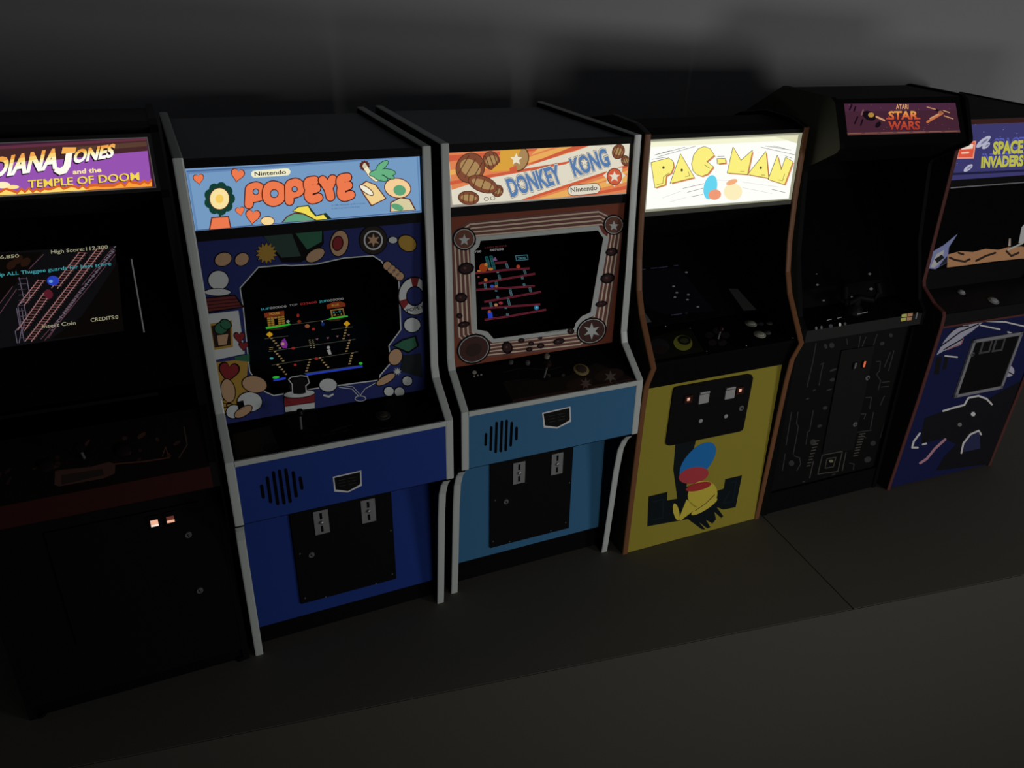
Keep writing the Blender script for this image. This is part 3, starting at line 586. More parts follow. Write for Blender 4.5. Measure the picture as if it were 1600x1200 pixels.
def D_cp(T, line):
    a = Art('D', line, (700, 530, .19375), lambda c: ink(c, .2)); a.slab(line, -IN, IN, .003, BLACK)
    a.poly([(520, 492), (1490, 316), (1525, 345), (520, 522)], (32, 20, 17), 1); a.poly([(440, 350), (960, 300), (1200, 190), (1490, 316), (520, 492)], (12, 8, 7), 1)
    a.ell(1060, 360, 110, 46, (20, 12, 10), 2, -10); a.ell(1300, 290, 120, 50, (20, 12, 10), 2, -10)
    a.star(1110, 360, 52, 22, 7, (52, 42, 38), 3); a.star(1310, 305, 56, 22, 6, (52, 46, 42), 3)
    a.stroke([(440, 270), (560, 240), (640, 236), (820, 250), (900, 225)], 5, (20, 18, 16), 2); a.stroke([(460, 345), (660, 320)], 5, (22, 14, 12), 2)
    for x, y, r in ((214, 270, 17), (212, 300, 8), (240, 294, 7), (268, 288, 8), (810, 295, 16), (930, 292, 14)): a.ell(x, y, r, r*.9, (100, 98, 92) if x < 300 else (34, 30, 26), 3)
    a.build('control_panel', T); n = Vector((0, *nrm(line)))
    button(T, 'D', 908, 578, line, .0072, mat((.06, .04, .03), .4), mat((.32, .25, .10), .4))
    for x, y in ((798, 567), (824, 568)):
        p = pt('D', x, y, line); b = MB(); b.lathe(p, n, [(.0022, 0), (.0022, .002), (.001, .003)], mat((.10, .10, .10), .3)); b.build('small_button', T, True)
    joystick(T, pt('D', 850, 590, line), n, .017, mat((.02, .012, .01), .3), .0034)
    b = MB(); p = pt('D', 854, 558, line); b.lathe(p, n, [(.0026, 0), (.0026, .002), (.0016, .003)], mat((.25, .22, .18), .3)); b.build('small_button', T, True)

def slotlist(v, rows_): return [((v[0]+x0*v[2], v[0]+x1*v[2]), v[1]+y0*v[2], v[1]+y1*v[2], 20*v[2]) for x0, x1, y0, y1 in rows_]
SP = slotlist((320, 560, .2625), [(338, 348, 760, 825), (372, 392, 712, 852), (408, 434, 680, 864), (444, 472, 670, 860), (482, 508, 664, 850), (526, 544, 680, 818), (568, 578, 712, 772)])
SD = slotlist((690, 540, .20833), [(333, 330, 665, 742), (373, 368, 614, 780), (413, 405, 580, 797), (452, 443, 570, 790), (488, 480, 565, 782), (526, 518, 580, 748), (562, 560, 618, 700)])
PZ = lambda pts: [(360+x/3, 640+y/3) for x, y in pts]
DZ = lambda pts: [(680+x*.2167, 680+y*.2167) for x, y in pts]
cab_n('P', 'miniature arcade cabinet with dark blue front, grey edges and lit sky-blue sign reading POPEYE',
      mat((.012, .016, .04), .4), mat((.022, .055, .30), .45, name='blue_laminate'), P_marq, P_bezel, P_screen, P_cp, (.0115, .2225), (520, 735),
      SP, PZ([(426, 525), (646, 472)]), PZ([(379, 679)])[0], PZ([(325, 676), (350, 883), (446, 878), (682, 815), (758, 770), (751, 566)]), .021)
cab_n('D', 'miniature arcade cabinet with light blue front, grey edges and striped sign reading DONKEY KONG',
      mat((.014, .018, .026), .4), mat((.055, .19, .37), .45, name='light_blue_laminate'), D_marq, D_bezel, D_screen, D_cp, (.0115, .2345), (847, 635),
      SD, DZ([(602, 268), (876, 203)]), DZ([(508, 476)])[0], DZ([(432, 469), (417, 765), (535, 766), (832, 687), (940, 629), (967, 342)]), .026)

# ---------------------------------------------------------------- yellow cabinet
C_PROF = [(.185, .34), (.172, .385), (.150, .412), (.119, .4255), (.0816, .431), (.0445, .4277), (.0257, .4212), (.0257, .3886), (.025, .354), (.0224, .3130), (.0178, .2848), (.0100, .2640), (-.0172, .2211), (-.0092, .2010), (-.0068, .1750), (0, 0)]
BROWN = mat((.22, .095, .045), .3, name='brown_t_molding')
def cab_c():
    T = thing('arcade_cabinet', 'C', 'miniature arcade cabinet with yellow front, brown edges and glowing white sign reading PAC-MAN', 'arcade cabinet', GRP)
    HW, t = .086, .0060; IN = HW-t/2
    for sx in (-1, 1):
        b = MB(); b.prism(C_PROF+[(.185, 0)], sx*HW-t/2, sx*HW+t/2, mat((.030, .036, .022), .5, name='side_laminate'), BLACK); b.build('side_panel', T)
        b = MB(); trim_strip(b, C_PROF[6:], sx*HW-t/2-.0001, sx*HW+t/2+.0001, .0013, BROWN); trim_strip(b, C_PROF[:7], sx*HW-t/2-.0001, sx*HW+t/2+.0001, .0008, mat((.03, .028, .025), .35)); b.build('edge_trim', T)
    b = MB(); up = [(y, z-.004) for y, z in C_PROF[1:6]]+[(.0275, .4185)]; b.prism(up+[(y+.001, z-.004) for y, z in reversed(up)], -IN, IN, BLACK); b.build('roof_panel', T)
    b = MB(); b.box(-IN, IN, .180, .183, 0, .36, BLACK); b.build('back_panel', T)
    ml = ((.0262, .3545), (.0262, .4165))
    a = Art('C', ml, (960, 150, .2), lambda c: glow(c, 1.0), (-.0826, .0826, .3547, .4163))
    RIM = (150, 150, 128)  # dimmer rim and edge bands paint in the backlight fading outwards
    a.poly([(285, 362), (1435, 308), (1362, 800), (245, 886)], (255, 255, 250), 1)
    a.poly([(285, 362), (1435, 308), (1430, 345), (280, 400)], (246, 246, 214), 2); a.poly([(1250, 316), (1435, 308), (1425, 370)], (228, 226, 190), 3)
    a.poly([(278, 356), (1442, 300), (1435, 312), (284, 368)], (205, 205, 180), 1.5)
    YL = (252, 240, 128); OL = (70, 70, 40); SH = (222, 138, 96)
    cs = [(775+(-90)*1, 465)]
    C_ = [(776, 462), (745, 412), (700, 396), (655, 412), (618, 460), (602, 530), (612, 580), (640, 612), (680, 625), (725, 608), (770, 552), (742, 530), (716, 512)]
    shapes = [[(285, 520), (420, 485), (452, 505), (460, 548), (440, 600), (402, 622), (395, 690), (315, 715)], [(515, 455), (620, 635), (435, 680)], C_, [(800, 490), (862, 488), (866, 522), (804, 528)],
              [(925, 400), (985, 505), (1075, 425), (1035, 610), (880, 600)], [(1180, 435), (1200, 640), (1040, 612)], [(1270, 465), (1300, 580), (1335, 480), (1390, 512), (1325, 690), (1200, 650)]]
    for k, s_ in enumerate(shapes):
        z = 3+k*.2; a.poly([(x+12, y+10) for x, y in s_], SH, z); a.stroke(s_+[s_[0]], 7, OL, z+2); a.poly(s_, YL, z+4)
    for x, y in ((380, 558), (523, 578), (1140, 560)): a.ell(x, y, 9, 11, OL, 9)
    for p in ([(330, 692), (376, 680), (380, 632), (420, 602)], [(550, 630), (586, 622), (572, 590)], [(700, 536), (738, 562)], [(980, 590), (1012, 590)], [(1145, 616), (1172, 618)], [(1278, 654), (1310, 660), (1326, 608)]): a.stroke(p, 3.5, OL, 9)
    for p in ([(310, 462), (550, 400)], [(330, 478), (634, 392)], [(330, 456), (430, 428)], [(290, 495), (400, 478)], [(535, 722), (700, 684)], [(570, 752), (690, 720)], [(595, 788), (688, 768)], [(1180, 390), (1378, 422)], [(1240, 390), (1330, 410)], [(1145, 400), (1410, 460)], [(1335, 468), (1386, 486)], [(1230, 730), (1332, 754)], [(804, 472), (858, 470)]): a.stroke(p, 3, (60, 60, 54), 3)
    for p in ([(372, 796), (530, 740)], [(430, 828), (560, 792)], [(1000, 672), (1288, 712)], [(1000, 716), (1230, 762)], [(800, 655), (900, 660)]): a.stroke(p, 2, (190, 190, 180), 3)
    # plain coloured splashes under the lettering
    a.ell(748, 712, 52, 96, (104, 214, 240), 4, 12); a.ell(782, 770, 50, 40, (240, 156, 120), 5, -10); a.ell(925, 748, 72, 66, (254, 240, 190), 4); a.ell(915, 672, 46, 20, (244, 176, 128), 6, -20)
    a.slab(ml, -.0828, .0828, .002, glow(RIM, 1.0)); a.build('marquee', T)
    b = MB(); b.box(-.083, .083, .0255, .029, .3505, .3544, mat((.10, .10, .09), .4)); b.build('marquee_retainer', T)
    b = MB(); b.box(-.083, .083, .0255, .029, .4166, .4200, SATIN); b.build('marquee_retainer', T)
    # dark sloping glass over the monitor
    up = ((.075, .2435), (.120, .3495))
    b = MB(); b.slab(((.118, .306), (.030, .3500)), -.083, .083, .002, BLACK); b.build('marquee_underside', T)
    a = Art('C', ((.045, .2345), (.122, .305)), (960, 370, .2), lambda c: glow(c, .6)); ln = a.line
    a.slab(ln, -.083, .083, .002, mat((.004, .004, .006), .3, name='monitor_glass'))
    a.poly([(210, 262), (500, 236), (780, 580), (400, 610), (280, 560), (212, 480)], (7, 7, 11), 1)
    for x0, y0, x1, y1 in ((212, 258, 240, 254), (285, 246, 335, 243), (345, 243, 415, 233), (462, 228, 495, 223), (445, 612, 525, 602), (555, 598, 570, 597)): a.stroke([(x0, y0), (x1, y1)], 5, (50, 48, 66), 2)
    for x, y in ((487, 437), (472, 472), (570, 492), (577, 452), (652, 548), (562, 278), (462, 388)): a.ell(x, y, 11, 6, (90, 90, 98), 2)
    a.build('screen', T)
    b = Art('C', ln, (960, 370, .2), lambda c: ink(c, .1))
    b.poly([(890, 405), (960, 405), (1110, 572), (1010, 578)], (20, 20, 20), 2); b.build('instruction_card', T)
    b = Art('C', ln, (960, 370, .2), lambda c: ink(c, .1)); b.clip = (-.0828, .0828, 0, 1)
    b.poly([(212, 560), (290, 665), (222, 680), (205, 640)], (24, 24, 24), 2); b.build('instruction_card', T)
    # control panel
    cl = ((-.0125, .2235), (.045, .2340))
    a = Art('C', cl, (960, 370, .2), lambda c: ink(c, .2)); a.slab(cl, -.083, .083, .003, BLACK)
    a.poly([(300, 965), (400, 950), (700, 895), (600, 720), (470, 735), (240, 800)], (15, 15, 12), 1)
    a.ell(350, 855, 80, 60, (26, 26, 30), 2, 10); a.ell(360, 880, 60, 30, (28, 20, 20), 3)
    a.ell(535, 830, 74, 60, (96, 96, 36), 2, 10); a.ell(545, 810, 52, 36, (18, 18, 14), 3, 10); a.ell(545, 812, 34, 20, (44, 44, 30), 4)
    for k in range(5): t = math.radians(-90+72*k); a.ell(805+66*math.cos(t), 785+52*math.sin(t), 34, 26, (24, 19, 20), 2)
    a.build('control_panel', T); n = Vector((0, *nrm(cl)))
    joystick(T, pt('C', 1122, 530, cl), n, .012, mat((.02, .006, .006), .25), .003)
    for x, y, r, m_ in ((1173, 506, .0062, WHITEP), (1187, 523, .0062, WHITEP)): button(T, 'C', x, y, cl, r, m_, m_)
    for x, y in ((1188, 506), (1202, 505), (1199, 520)): button(T, 'C', x, y, cl, .0034, mat((.04, .04, .04), .4), mat((.10, .10, .10), .4))
    for x, y in ((1022, 561), (1104, 549), (1166, 540), (1239, 528), (1040, 510), (1078, 513)): screw(T, pt('C', x, y, cl), n, .0007)
    b = MB(); b.prism([(-.0125, .2232), (-.0110, .2200), (-.0022, .1925), (.004, .1925), (.004, .2200)], -.083, .083, BLACK); b.build('control_panel_front', T)
    # yellow front with the printed maze blocks
    YEL = mat((.385, .32, .045), .5, name='yellow_laminate')
    fl_ = ((0, 0), (0, .19))
    a = Art('C', fl_, (1010, 680, .125), lambda c: ink(c, .2)); a.box(-.083, .083, 0, .004, .0004, .1924, YEL)
    BK = (5, 8, 10); b2 = (6, 14, 20)
    a.poly([(25, 765), (262, 708), (258, 815), (385, 792), (335, 430), (360, 120), (620, 60), (560, 300), (500, 640), (870, 700), (965, 668), (985, 548), (1195, 500), (1115, 900), (960, 930), (880, 900), (960, 1010), (935, 1035), (850, 960), (870, 1050), (825, 1105), (745, 1060), (800, 1150), (760, 1165), (660, 1090), (740, 1180), (690, 1175), (560, 1080), (520, 1048), (10, 1140)], BK, 1)
    for p in ([(80, 830), (210, 800), (200, 1030), (60, 1060)], [(1060, 590), (1120, 575), (1080, 830), (960, 850), (1040, 700)]): a.stroke(p, 12, b2, 2)
    # overlapping plain ovals in the same colours
    a.ell(640, 330, 300, 150, (14, 60, 100), 3, -48); a.ell(590, 500, 190, 100, (96, 30, 34), 4, -12); a.ell(700, 740, 190, 170, (110, 100, 34), 5, -30); a.ell(370, 955, 36, 106, (110, 100, 34), 5, -12); a.poly([(500, 800), (640, 900), (430, 1062), (400, 1050)], (110, 100, 34), 5)
    a.ell(650, 640, 165, 48, (92, 24, 24), 6, -14); a.ell(720, 890, 190, 44, (112, 102, 36), 6.5, -32); a.stroke([(610, 938), (740, 850), (850, 740)], 7, (14, 14, 10), 7)
    a.build('front_panel', T)
    # coin door
    a = Art('C', ((-.0018, .1), (-.0018, .2)), (1020, 570, .10835), lambda c: ink(c, .2)); fr = ((-.0018, .1), (-.0018, .2))
    def rr(px, r=60):
        return px
    b = MB(); O = [(345, 322), (1385, 138), (1430, 150), (1448, 190), (1312, 905), (1292, 945), (1250, 965), (300, 1158), (240, 1168), (200, 1155), (194, 1120), (298, 385), (312, 345)]
    F = [pt('C', 1020+x*.10835, 570+y*.10835, fr) for x, y in O]; L = len(F)
    tr = tessellate_polygon([F]); b.mesh(F+[q+Vector((0, .0018, 0)) for q in F], [tuple(t_) for t_ in tr]+[(i, (i+1) % L, (i+1) % L+L, i+L) for i in range(L)], SATIN)
    d = b.build('coin_door', T); cp = lambda x, y: pt('C', 1020+x*.10835, 570+y*.10835, fr); n = Vector((0, -1, 0))
    for x, y in ((728, 480), (1103, 415)):
        p = cp(x, y); b = MB(); b.box(p.x-.0058, p.x+.0058, p.y-.0015, p.y, p.z-.0052, p.z+.0048, mat((.42, .42, .42), .4)); o = b.build('coin_plate', d)
        b = MB(); b.box(p.x-.0058, p.x+.0054, p.y-.0022, p.y, p.z+.0058, p.z+.0078, mat((.42, .42, .42), .4)); b.build('coin_lip', d)
    for x, y in ((505, 490), (1250, 362)):
        p = cp(x, y); b = MB(); b.box(p.x-.0045, p.x+.0045, p.y-.0016, p.y, p.z-.0040, p.z+.0040, mat((.06, .02, .015), .3)); o = b.build('reject_button', d)
        b = MB(); b.box(p.x-.0018, p.x+.0010, p.y-.0020, p.y-.0016, p.z-.0012, p.z+.0018, glow((250, 190, 165), .8)); b.build('lit_window', d)
    for x, y in ((684, 805), (1048, 738)):
        b = MB(); b.lathe(cp(x, y), n, [(.0023, 0), (.0023, .001), (.0014, .0014)], mat((.4, .4, .4), .35), 14); b.build('bolt', d, True)
    lock(d, cp(1268, 620), n, .0030)
cab_c()

# ---------------------------------------------------------------- tall black hooded cabinet
def cab_s():
    T = thing('arcade_cabinet', 'S', 'miniature black arcade cabinet with overhanging hood and purple sign reading STAR WARS', 'arcade cabinet', GRP)
    HW, t = .0815, .0050; IN = HW-t/2
    PR = [(.160, .405), (.127, .427), (.0775, .4535), (.0125, .4483), (.0062, .4440), (-.0090, .4100), (-.0100, .4062), (-.0070, .4020), (.0281, .3833), (.0300, .3790), (.0200, .30), (.0020, .2400), (-.0075, .2290), (-.0068, .2135), (.0005, .2080), (0, 0), (.160, 0)]
    sm = mat((.060, .060, .048), .6, name='black_side_laminate')
    for sx in (-1, 1):
        b = MB(); b.prism(PR, sx*HW-t/2, sx*HW+t/2, sm, BLACK); b.build('side_panel', T)
    b = MB(); b.prism([(.160, .402), (.127, .4255), (.0775, .4520), (.0125, .4468), (.0125, .444), (.077, .449), (.126, .422), (.157, .400)], -IN, IN, BLACK); b.build('roof_panel', T)
    b = MB(); b.box(-IN, IN, .155, .158, 0, .404, BLACK); b.build('back_panel', T)
    ml = ((-.0046, .4134), (.0094, .4405)); n2 = nrm(ml)
    b = MB(); b.slab(((-.0078, .4070), (.0118, .4460)), -IN, IN, .003, BLACK); b.build('hood_front', T)
    b = MB(); b.slab(((-.0070, .4055), (.0281, .3868)), -IN, IN, .002, BLACK); b.build('hood_underside', T)
    V = (1300, 140, .1375)
    a = Art('S', ((-.0052, .4131), (.0088, .4402)), V, lambda c: glow(c, 1.0))
    PU = (66, 35, 50); q = [(135, 160), (1400, 152), (1455, 485), (175, 520)]
    a.poly(q, PU, 2); a.poly([(135, 160), (1400, 152), (1412, 230), (148, 250)], (72, 39, 60), 2.4)
    a.poly([(170, 492), (1450, 462), (1455, 485), (175, 520)], (96, 60, 60), 3)
    for k in range(7): a.stroke([(190+k*182, 500-k*4), (330+k*182, 497-k*4)], 7, (140, 90, 72), 4, False)
    BK = (20, 12, 20)
    a.text('ATARI', (724, 222), (864, 220), 52, (216, 160, 112), 5, .02)
    for cc, l, of in ((BK, 5, .055),): a.text('STAR', (642, 338), (966, 336), 88, cc, l, of); a.text('WARS', (640, 456), (990, 452), 92, cc, l, of)
    a.text('STAR', (642, 338), (966, 336), 88, None, 7, .035, bands=[(196, 78, 50), (208, 104, 60), (220, 134, 72), (222, 156, 84)])
    a.text('WARS', (640, 456), (990, 452), 92, None, 7, .035, bands=[(158, 56, 46), (172, 64, 46), (184, 72, 46)])
    a.stroke([(612, 332), (700, 332)], 16, (196, 78, 50), 6, False); a.stroke([(930, 332), (1000, 330)], 16, (196, 78, 50), 6, False)
    # plain darts and rocks
    TN = (206, 150, 110)
    a.ell(420, 300, 80, 50, BK, 5, 25); a.ell(440, 290, 34, 28, (170, 130, 60), 6); a.stroke([(330, 290), (350, 235)], 16, (120, 80, 80), 6); a.stroke([(500, 310), (590, 352)], 20, TN, 6); a.ell(520, 400, 40, 26, BK, 5, -50)
    for x, y, r in ((230, 210, 34), (300, 360, 46)): a.stroke([(x-r, y+r*.6), (x-r*.3, y-r)], 18, BK, 5); a.stroke([(x+r*.5, y+r), (x+r, y-r*.4)], 18, BK, 5)
    a.stroke([(1080, 370), (1250, 270)], 26, (190, 108, 66), 6); a.stroke([(1110, 330), (1240, 262)], 14, TN, 7); a.stroke([(1075, 200), (1170, 226)], 10, TN, 6); a.stroke([(1170, 230), (1260, 260)], 22, BK, 5); a.stroke([(1260, 240), (1330, 264)], 10, TN, 6); a.stroke([(1270, 300), (1370, 334)], 10, TN, 6); a.ell(1225, 262, 26, 20, (150, 96, 70), 8)
    random.seed(2)
    for k in range(26): a.ell(150+random.random()*1230, 170+random.random()*290, 3.5, 3.5, (150, 96, 110), 4, n=5)
    a.slab(((-.0052, .4131), (.0088, .4402)), -.0705, .0705, .0004, SATIN); a.build('marquee', T)
    # cockpit hollow: sloping black monitor surround and yoke
    b = MB(); b.slab(((.030, .2350), (.110, .37)), -IN, IN, .003, BLACK); su = b.build('monitor_surround', T)
    a = Art('S', ((.0295, .2352), (.1095, .3702)), (1200, 360, .2333), lambda c: glow(c, 1.0))
    a.slab(((.040, .2530), (.100, .3542)), -.060, .060, .0005, mat((.003, .003, .005), .2))
    for x, y, r in ((330, 365, 9), (325, 292, 5), (680, 292, 10), (690, 392, 12), (372, 470, 8), (560, 445, 7)): a.ell(x, y, r, r*.7, (70, 74, 70), 3)
    a.build('screen', T)
    cl = ((-.0068, .2278), (.030, .2360))
    b = MB(); b.slab(cl, -IN, IN, .003, SATIN); b.build('control_panel', T)
    # flight yoke
    b = MB(); b.lathe((0, .014, .231), (0, -.15, 1), [(.010, 0), (.009, .006), (.005, .010), (.0045, .018)], SATIN); yk = b.build('flight_yoke', T, True)
    b = MB(); b.tube([(-.022, .010, .262), (-.024, .006, .252), (-.017, .007, .245), (0, .010, .249), (.017, .007, .245), (.024, .006, .252), (.022, .010, .262)], .0034, SATIN, 10); b.build('yoke_handles', yk, True)
    # control strip with small markings and a two-colour sticker
    st = ((-.0070, .2150), (-.0070, .2273))
    a = Art('S', st, (1200, 360, .2333), lambda c: ink(c, .13)); a.box(-IN, IN, -.0070, -.004, .2148, .2275, mat((.028, .028, .028), .4))
    for x, y, wx, wy, c in ((323, 655, 8, 12, (44, 44, 44)), (358, 650, 7, 12, (44, 44, 44)), (420, 640, 13, 12, (28, 28, 32)), (482, 630, 8, 12, (110, 106, 96)), (516, 626, 8, 10, (34, 34, 34))): a.ell(x, y, wx, wy, c, 1)
    a.poly([(895, 562), (930, 557), (928, 578), (893, 582)], (150, 118, 50), 2); a.poly([(890, 588), (926, 584), (922, 604), (888, 610)], (160, 120, 44), 2); a.poly([(934, 556), (970, 552), (966, 573), (932, 577)], (92, 66, 48), 2); a.poly([(930, 582), (964, 578), (960, 600), (928, 604)], (92, 66, 48), 2); a.stroke([(1000, 552), (990, 590)], 8, (60, 60, 60), 2)
    for x0, x1 in ((395, 425), (465, 490), (600, 665)): a.stroke([(x0, 602-(x0-395)*.2), (x1, 600-(x1-395)*.2)], 4, (70, 70, 70), 2)
    a.build('control_strip', T)
    # lower front printed with circuitry lines
    fp = ((.0045, 0), (.0045, .21))
    a = Art('S', fp, (1180, 480, .2833), lambda c: ink(c, .32)); a.box(-IN, IN, .0045, .008, .028, .2146, mat((.007, .007, .007), .5))
    C1 = (34, 34, 34); C2 = (48, 46, 42); a.clip = (-.0775, .0775, .03, .214)
    for p in ([(335, 200), (318, 300), (285, 440)], [(375, 310), (362, 370), (352, 430)], [(362, 315), (378, 308)], [(505, 175), (508, 205)], [(580, 160), (570, 220)], [(610, 165), (590, 215)], [(672, 150), (650, 215)], [(668, 300), (690, 298), (686, 350), (668, 370), (692, 405), (678, 455)], [(765, 240), (735, 350)], [(745, 250), (712, 330)],
              [(235, 580), (228, 640), (238, 660), (210, 810)], [(320, 570), (300, 680), (288, 690), (280, 755)], [(610, 498), (640, 496), (632, 560)], [(585, 590), (610, 588), (600, 615)], [(652, 580), (635, 670)], [(725, 600), (690, 720)], [(820, 300), (745, 560)], [(200, 580), (170, 760)], [(560, 690), (640, 678)], [(700, 415), (740, 410)], [(695, 440), (735, 436)], [(610, 720), (580, 700)], [(165, 810), (150, 900)], [(215, 820), (245, 830), (250, 865), (230, 900)], [(520, 860), (545, 865), (540, 900)], [(712, 490), (690, 540)]): a.stroke(p, 5, C1, 1)
    for x, y, wx, wy in ((422, 210, 15, 15), (388, 215, 9, 15), (430, 346, 22, 6), (425, 400, 15, 10), (408, 455, 18, 4), (385, 555, 14, 10), (748, 155, 10, 12), (700, 200, 14, 10), (355, 655, 14, 8), (200, 860, 16, 16), (380, 940, 14, 4), (430, 925, 14, 4), (268, 965, 8, 8), (620, 840, 20, 16), (320, 745, 18, 18), (288, 505, 10, 5), (325, 458, 10, 4), (650, 750, 16, 14)): a.ell(x, y, wx, wy, C1, 1, -20, 8)
    for k in range(9): a.stroke([(325-k*5, 740+k*17), (350-k*6, 736+k*17)], 6, C2, 1.5); a.stroke([(575-k*4, 700+k*15), (605-k*5, 696+k*15)], 6, C2, 1.5)
    for p in ([(370, 815), (480, 795), (455, 905), (345, 920), (370, 815)], [(395, 835), (445, 828), (430, 880), (385, 888), (395, 835)], [(500, 800), (480, 900)], [(320, 850), (300, 940)]): a.stroke(p, 5, C2, 2)
    a.ell(418, 848, 12, 8, (80, 78, 60), 3)
    a.clip = None; a.build('front_panel', T)
    # narrow coin door
    dl = ((.0030, 0), (.0030, .2)); b = Art('S', dl, (1180, 480, .2833), lambda c: ink(c, .12))
    D_ = [(485, 235), (655, 210), (660, 330), (575, 700), (530, 780), (350, 800), (470, 460)]
    F = [pt('S', 1180+x*.2833, 480+y*.2833, dl) for x, y in [(478, 240), (660, 212), (540, 785), (372, 808)]]
    b.mesh(F+[p+Vector((0, .0015, 0)) for p in F], [(0, 1, 2, 3), (0, 1, 5, 4), (1, 2, 6, 5), (2, 3, 7, 6), (3, 0, 4, 7)], mat((.014, .014, .014), .4)); d = b.build('coin_door', T)
    n = Vector((0, -1, 0)); cp = lambda x, y: pt('S', 1180+x*.2833, 480+y*.2833, dl)
    for x, y, lit in ((548, 320, 0), (598, 312, 1)):
        p = cp(x, y); b = MB(); b.box(p.x-.0030, p.x+.0030, p.y-.0012, p.y, p.z-.004, p.z+.004, SATIN); b.build('reject_button', d)
        b = MB(); b.box(p.x-.0012, p.x+.0012, p.y-.0016, p.y-.0012, p.z-.0034, p.z+.0034, glow((210, 96, 60), 1.0) if lit else mat((.2, .2, .2), .4)); b.build('reject_window', d)
    for x, y in ((616, 388), (547, 644)): lock(d, cp(x, y), n, .0030)
    b = MB(); b.box(-IN, IN, .0015, .006, 0, .0279, BLACK); b.build('kick_plate', T)
cab_s()

# ---------------------------------------------------------------- cabinet at the right end
def cab_v():
    T = thing('arcade_cabinet', 'V', 'miniature arcade cabinet at the right end, blue front, sign reading SPACE INVADERS', 'arcade cabinet', GRP)
    HW, t = .084, .0048; IN = HW-t/2
    PR = [(.178, .4356), (.100, .4300), (.0300, .4250), (.0235, .4235), (.0235, .2560), (.0215, .2500), (.0032, .2362), (-.0100, .2310), (-.0118, .2270), (-.0122, .2156), (-.0080, .1250), (0, 0)]
    RT_ = mat((.13, .045, .04), .35, name='maroon_t_molding')
    for sx in (-1, 1):
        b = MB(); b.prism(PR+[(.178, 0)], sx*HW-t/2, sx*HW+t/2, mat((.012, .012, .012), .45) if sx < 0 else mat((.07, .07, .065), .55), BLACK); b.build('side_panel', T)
        b = MB(); trim_strip(b, PR[3:], sx*HW-t/2-.0001, sx*HW+t/2+.0001, .0011, RT_); b.build('edge_trim', T)
    b = MB(); b.prism([(.176, .4346), (.100, .4290), (.0262, .4236), (.0262, .4216), (.176, .4316)], -IN, IN, BLACK); b.build('roof_panel', T)
    b = MB(); b.box(-IN, IN, .172, .175, 0, .4310, BLACK); b.build('back_panel', T)
    ml = ((.0235, .3640), (.0235, .4190))
    V = (1400, 140, .25)
    a = Art('V', ml, V, lambda c: glow(c, 1.0)); a.slab(ml, -IN, IN, .002, glow((58, 56, 104), 1.0))
    WH = (176, 176, 196); YL = (184, 182, 72); BL = (88, 92, 176)
    a.clip = (-IN, IN, .3642, .4188)
    a.stroke([(355, 528), (800, 506)], 14, (30, 30, 60), 1); a.stroke([(452, 214), (1200, 190)], 10, (90, 60, 70), 1, False)
    a.poly([(392, 330), (500, 320), (485, 430), (382, 432)], (224, 150, 130), 2); a.poly([(398, 338), (492, 328), (478, 422), (386, 424)], (216, 84, 60), 3)
    a.poly([(400, 366), (425, 342), (482, 340), (478, 368), (410, 374)], (226, 214, 200), 4); a.stroke([(412, 396), (450, 393)], 12, (236, 190, 170), 4)
    for x, y, rx, ry, q in ((545, 326, 56, 18, -38), (562, 350, 30, 14, -38), (450, 490, 34, 14, -38)): a.ell(x, y, rx, ry, WH, 2, q); a.ell(x+6, y-2, rx*.5, ry*.35, (120, 120, 150), 3, q)
    for dx, dy, cc, l in ((6, -20, BL, 3), (3, -10, (60, 60, 130), 3.5), (0, 0, YL, 5)):
        a.text('SPACE', (606+dx, 402+dy), (788+dx, 392+dy), 74, cc, l, .05, up=(4, -74)); a.text('INVADERS', (532+dx, 486+dy), (790+dx, 474+dy), 64, cc, l, .05, up=(4, -64))
    random.seed(5)
    for k in range(30): a.ell(380+random.random()*800, 200+random.random()*300, 2.4, 2.4, (150, 150, 190), 2, n=5)
    a.build('marquee', T)
    b = MB(); b.box(-IN, IN, .0225, .026, .3575, .3640, SATIN); b.build('marquee_retainer', T); b = MB(); b.box(-IN, IN, .0232, .026, .4190, .4236, RT_); b.build('marquee_top_rail', T)
    b = MB(); b.box(-IN, IN, .0215, .0228, .3560, .3572, mat((.5, .5, .55), .25, .5)); b.build('retainer_edge', T)
    # black glass with the printed landscape strip
    bl = ((.0262, .2660), (.0262, .3560)); a = Art('V', bl, V, lambda c: ink(c, .15)); a.slab(bl, -IN, IN, .002, mat((.004, .004, .005), .15, name='black_glass'))
    a.clip = (-IN, IN, .2662, .3558)
    a.poly([(318, 1112), (325, 1030), (400, 1010), (480, 1015), (560, 995), (640, 1002), (700, 985), (780, 980), (900, 990), (1050, 975), (1050, 1040), (780, 1056), (600, 1075), (420, 1100)], (104, 72, 50), 1)
    for p in ([(335, 1050), (370, 1065), (430, 1075), (460, 1060)], [(500, 1070), (560, 1040), (620, 1020)], [(690, 1010), (720, 1040), (765, 1020)], [(390, 1020), (420, 1030)]): a.stroke(p, 13, (24, 16, 12), 2)
    a.poly([(205, 1118), (232, 1010), (300, 970), (385, 900), (330, 985), (320, 1080), (245, 1122)], (70, 74, 100), 2); a.poly([(215, 1110), (250, 1030), (300, 1000), (290, 1060), (240, 1112)], (126, 128, 134), 3); a.poly([(240, 1060), (285, 1030), (300, 1050), (255, 1085)], (10, 10, 14), 4); a.poly([(265, 1108), (300, 1060), (320, 1040), (318, 1080)], (18, 18, 26), 4)
    a.poly([(765, 960), (785, 860), (810, 830), (860, 900), (830, 960)], (120, 124, 150), 2); a.poly([(700, 980), (706, 930), (716, 930), (716, 976)], (100, 90, 84), 2); a.stroke([(700, 1000), (790, 960)], 10, (130, 110, 96), 3)
    a.build('bezel', T)
    cl = ((-.0110, .2290), (.0300, .2440))
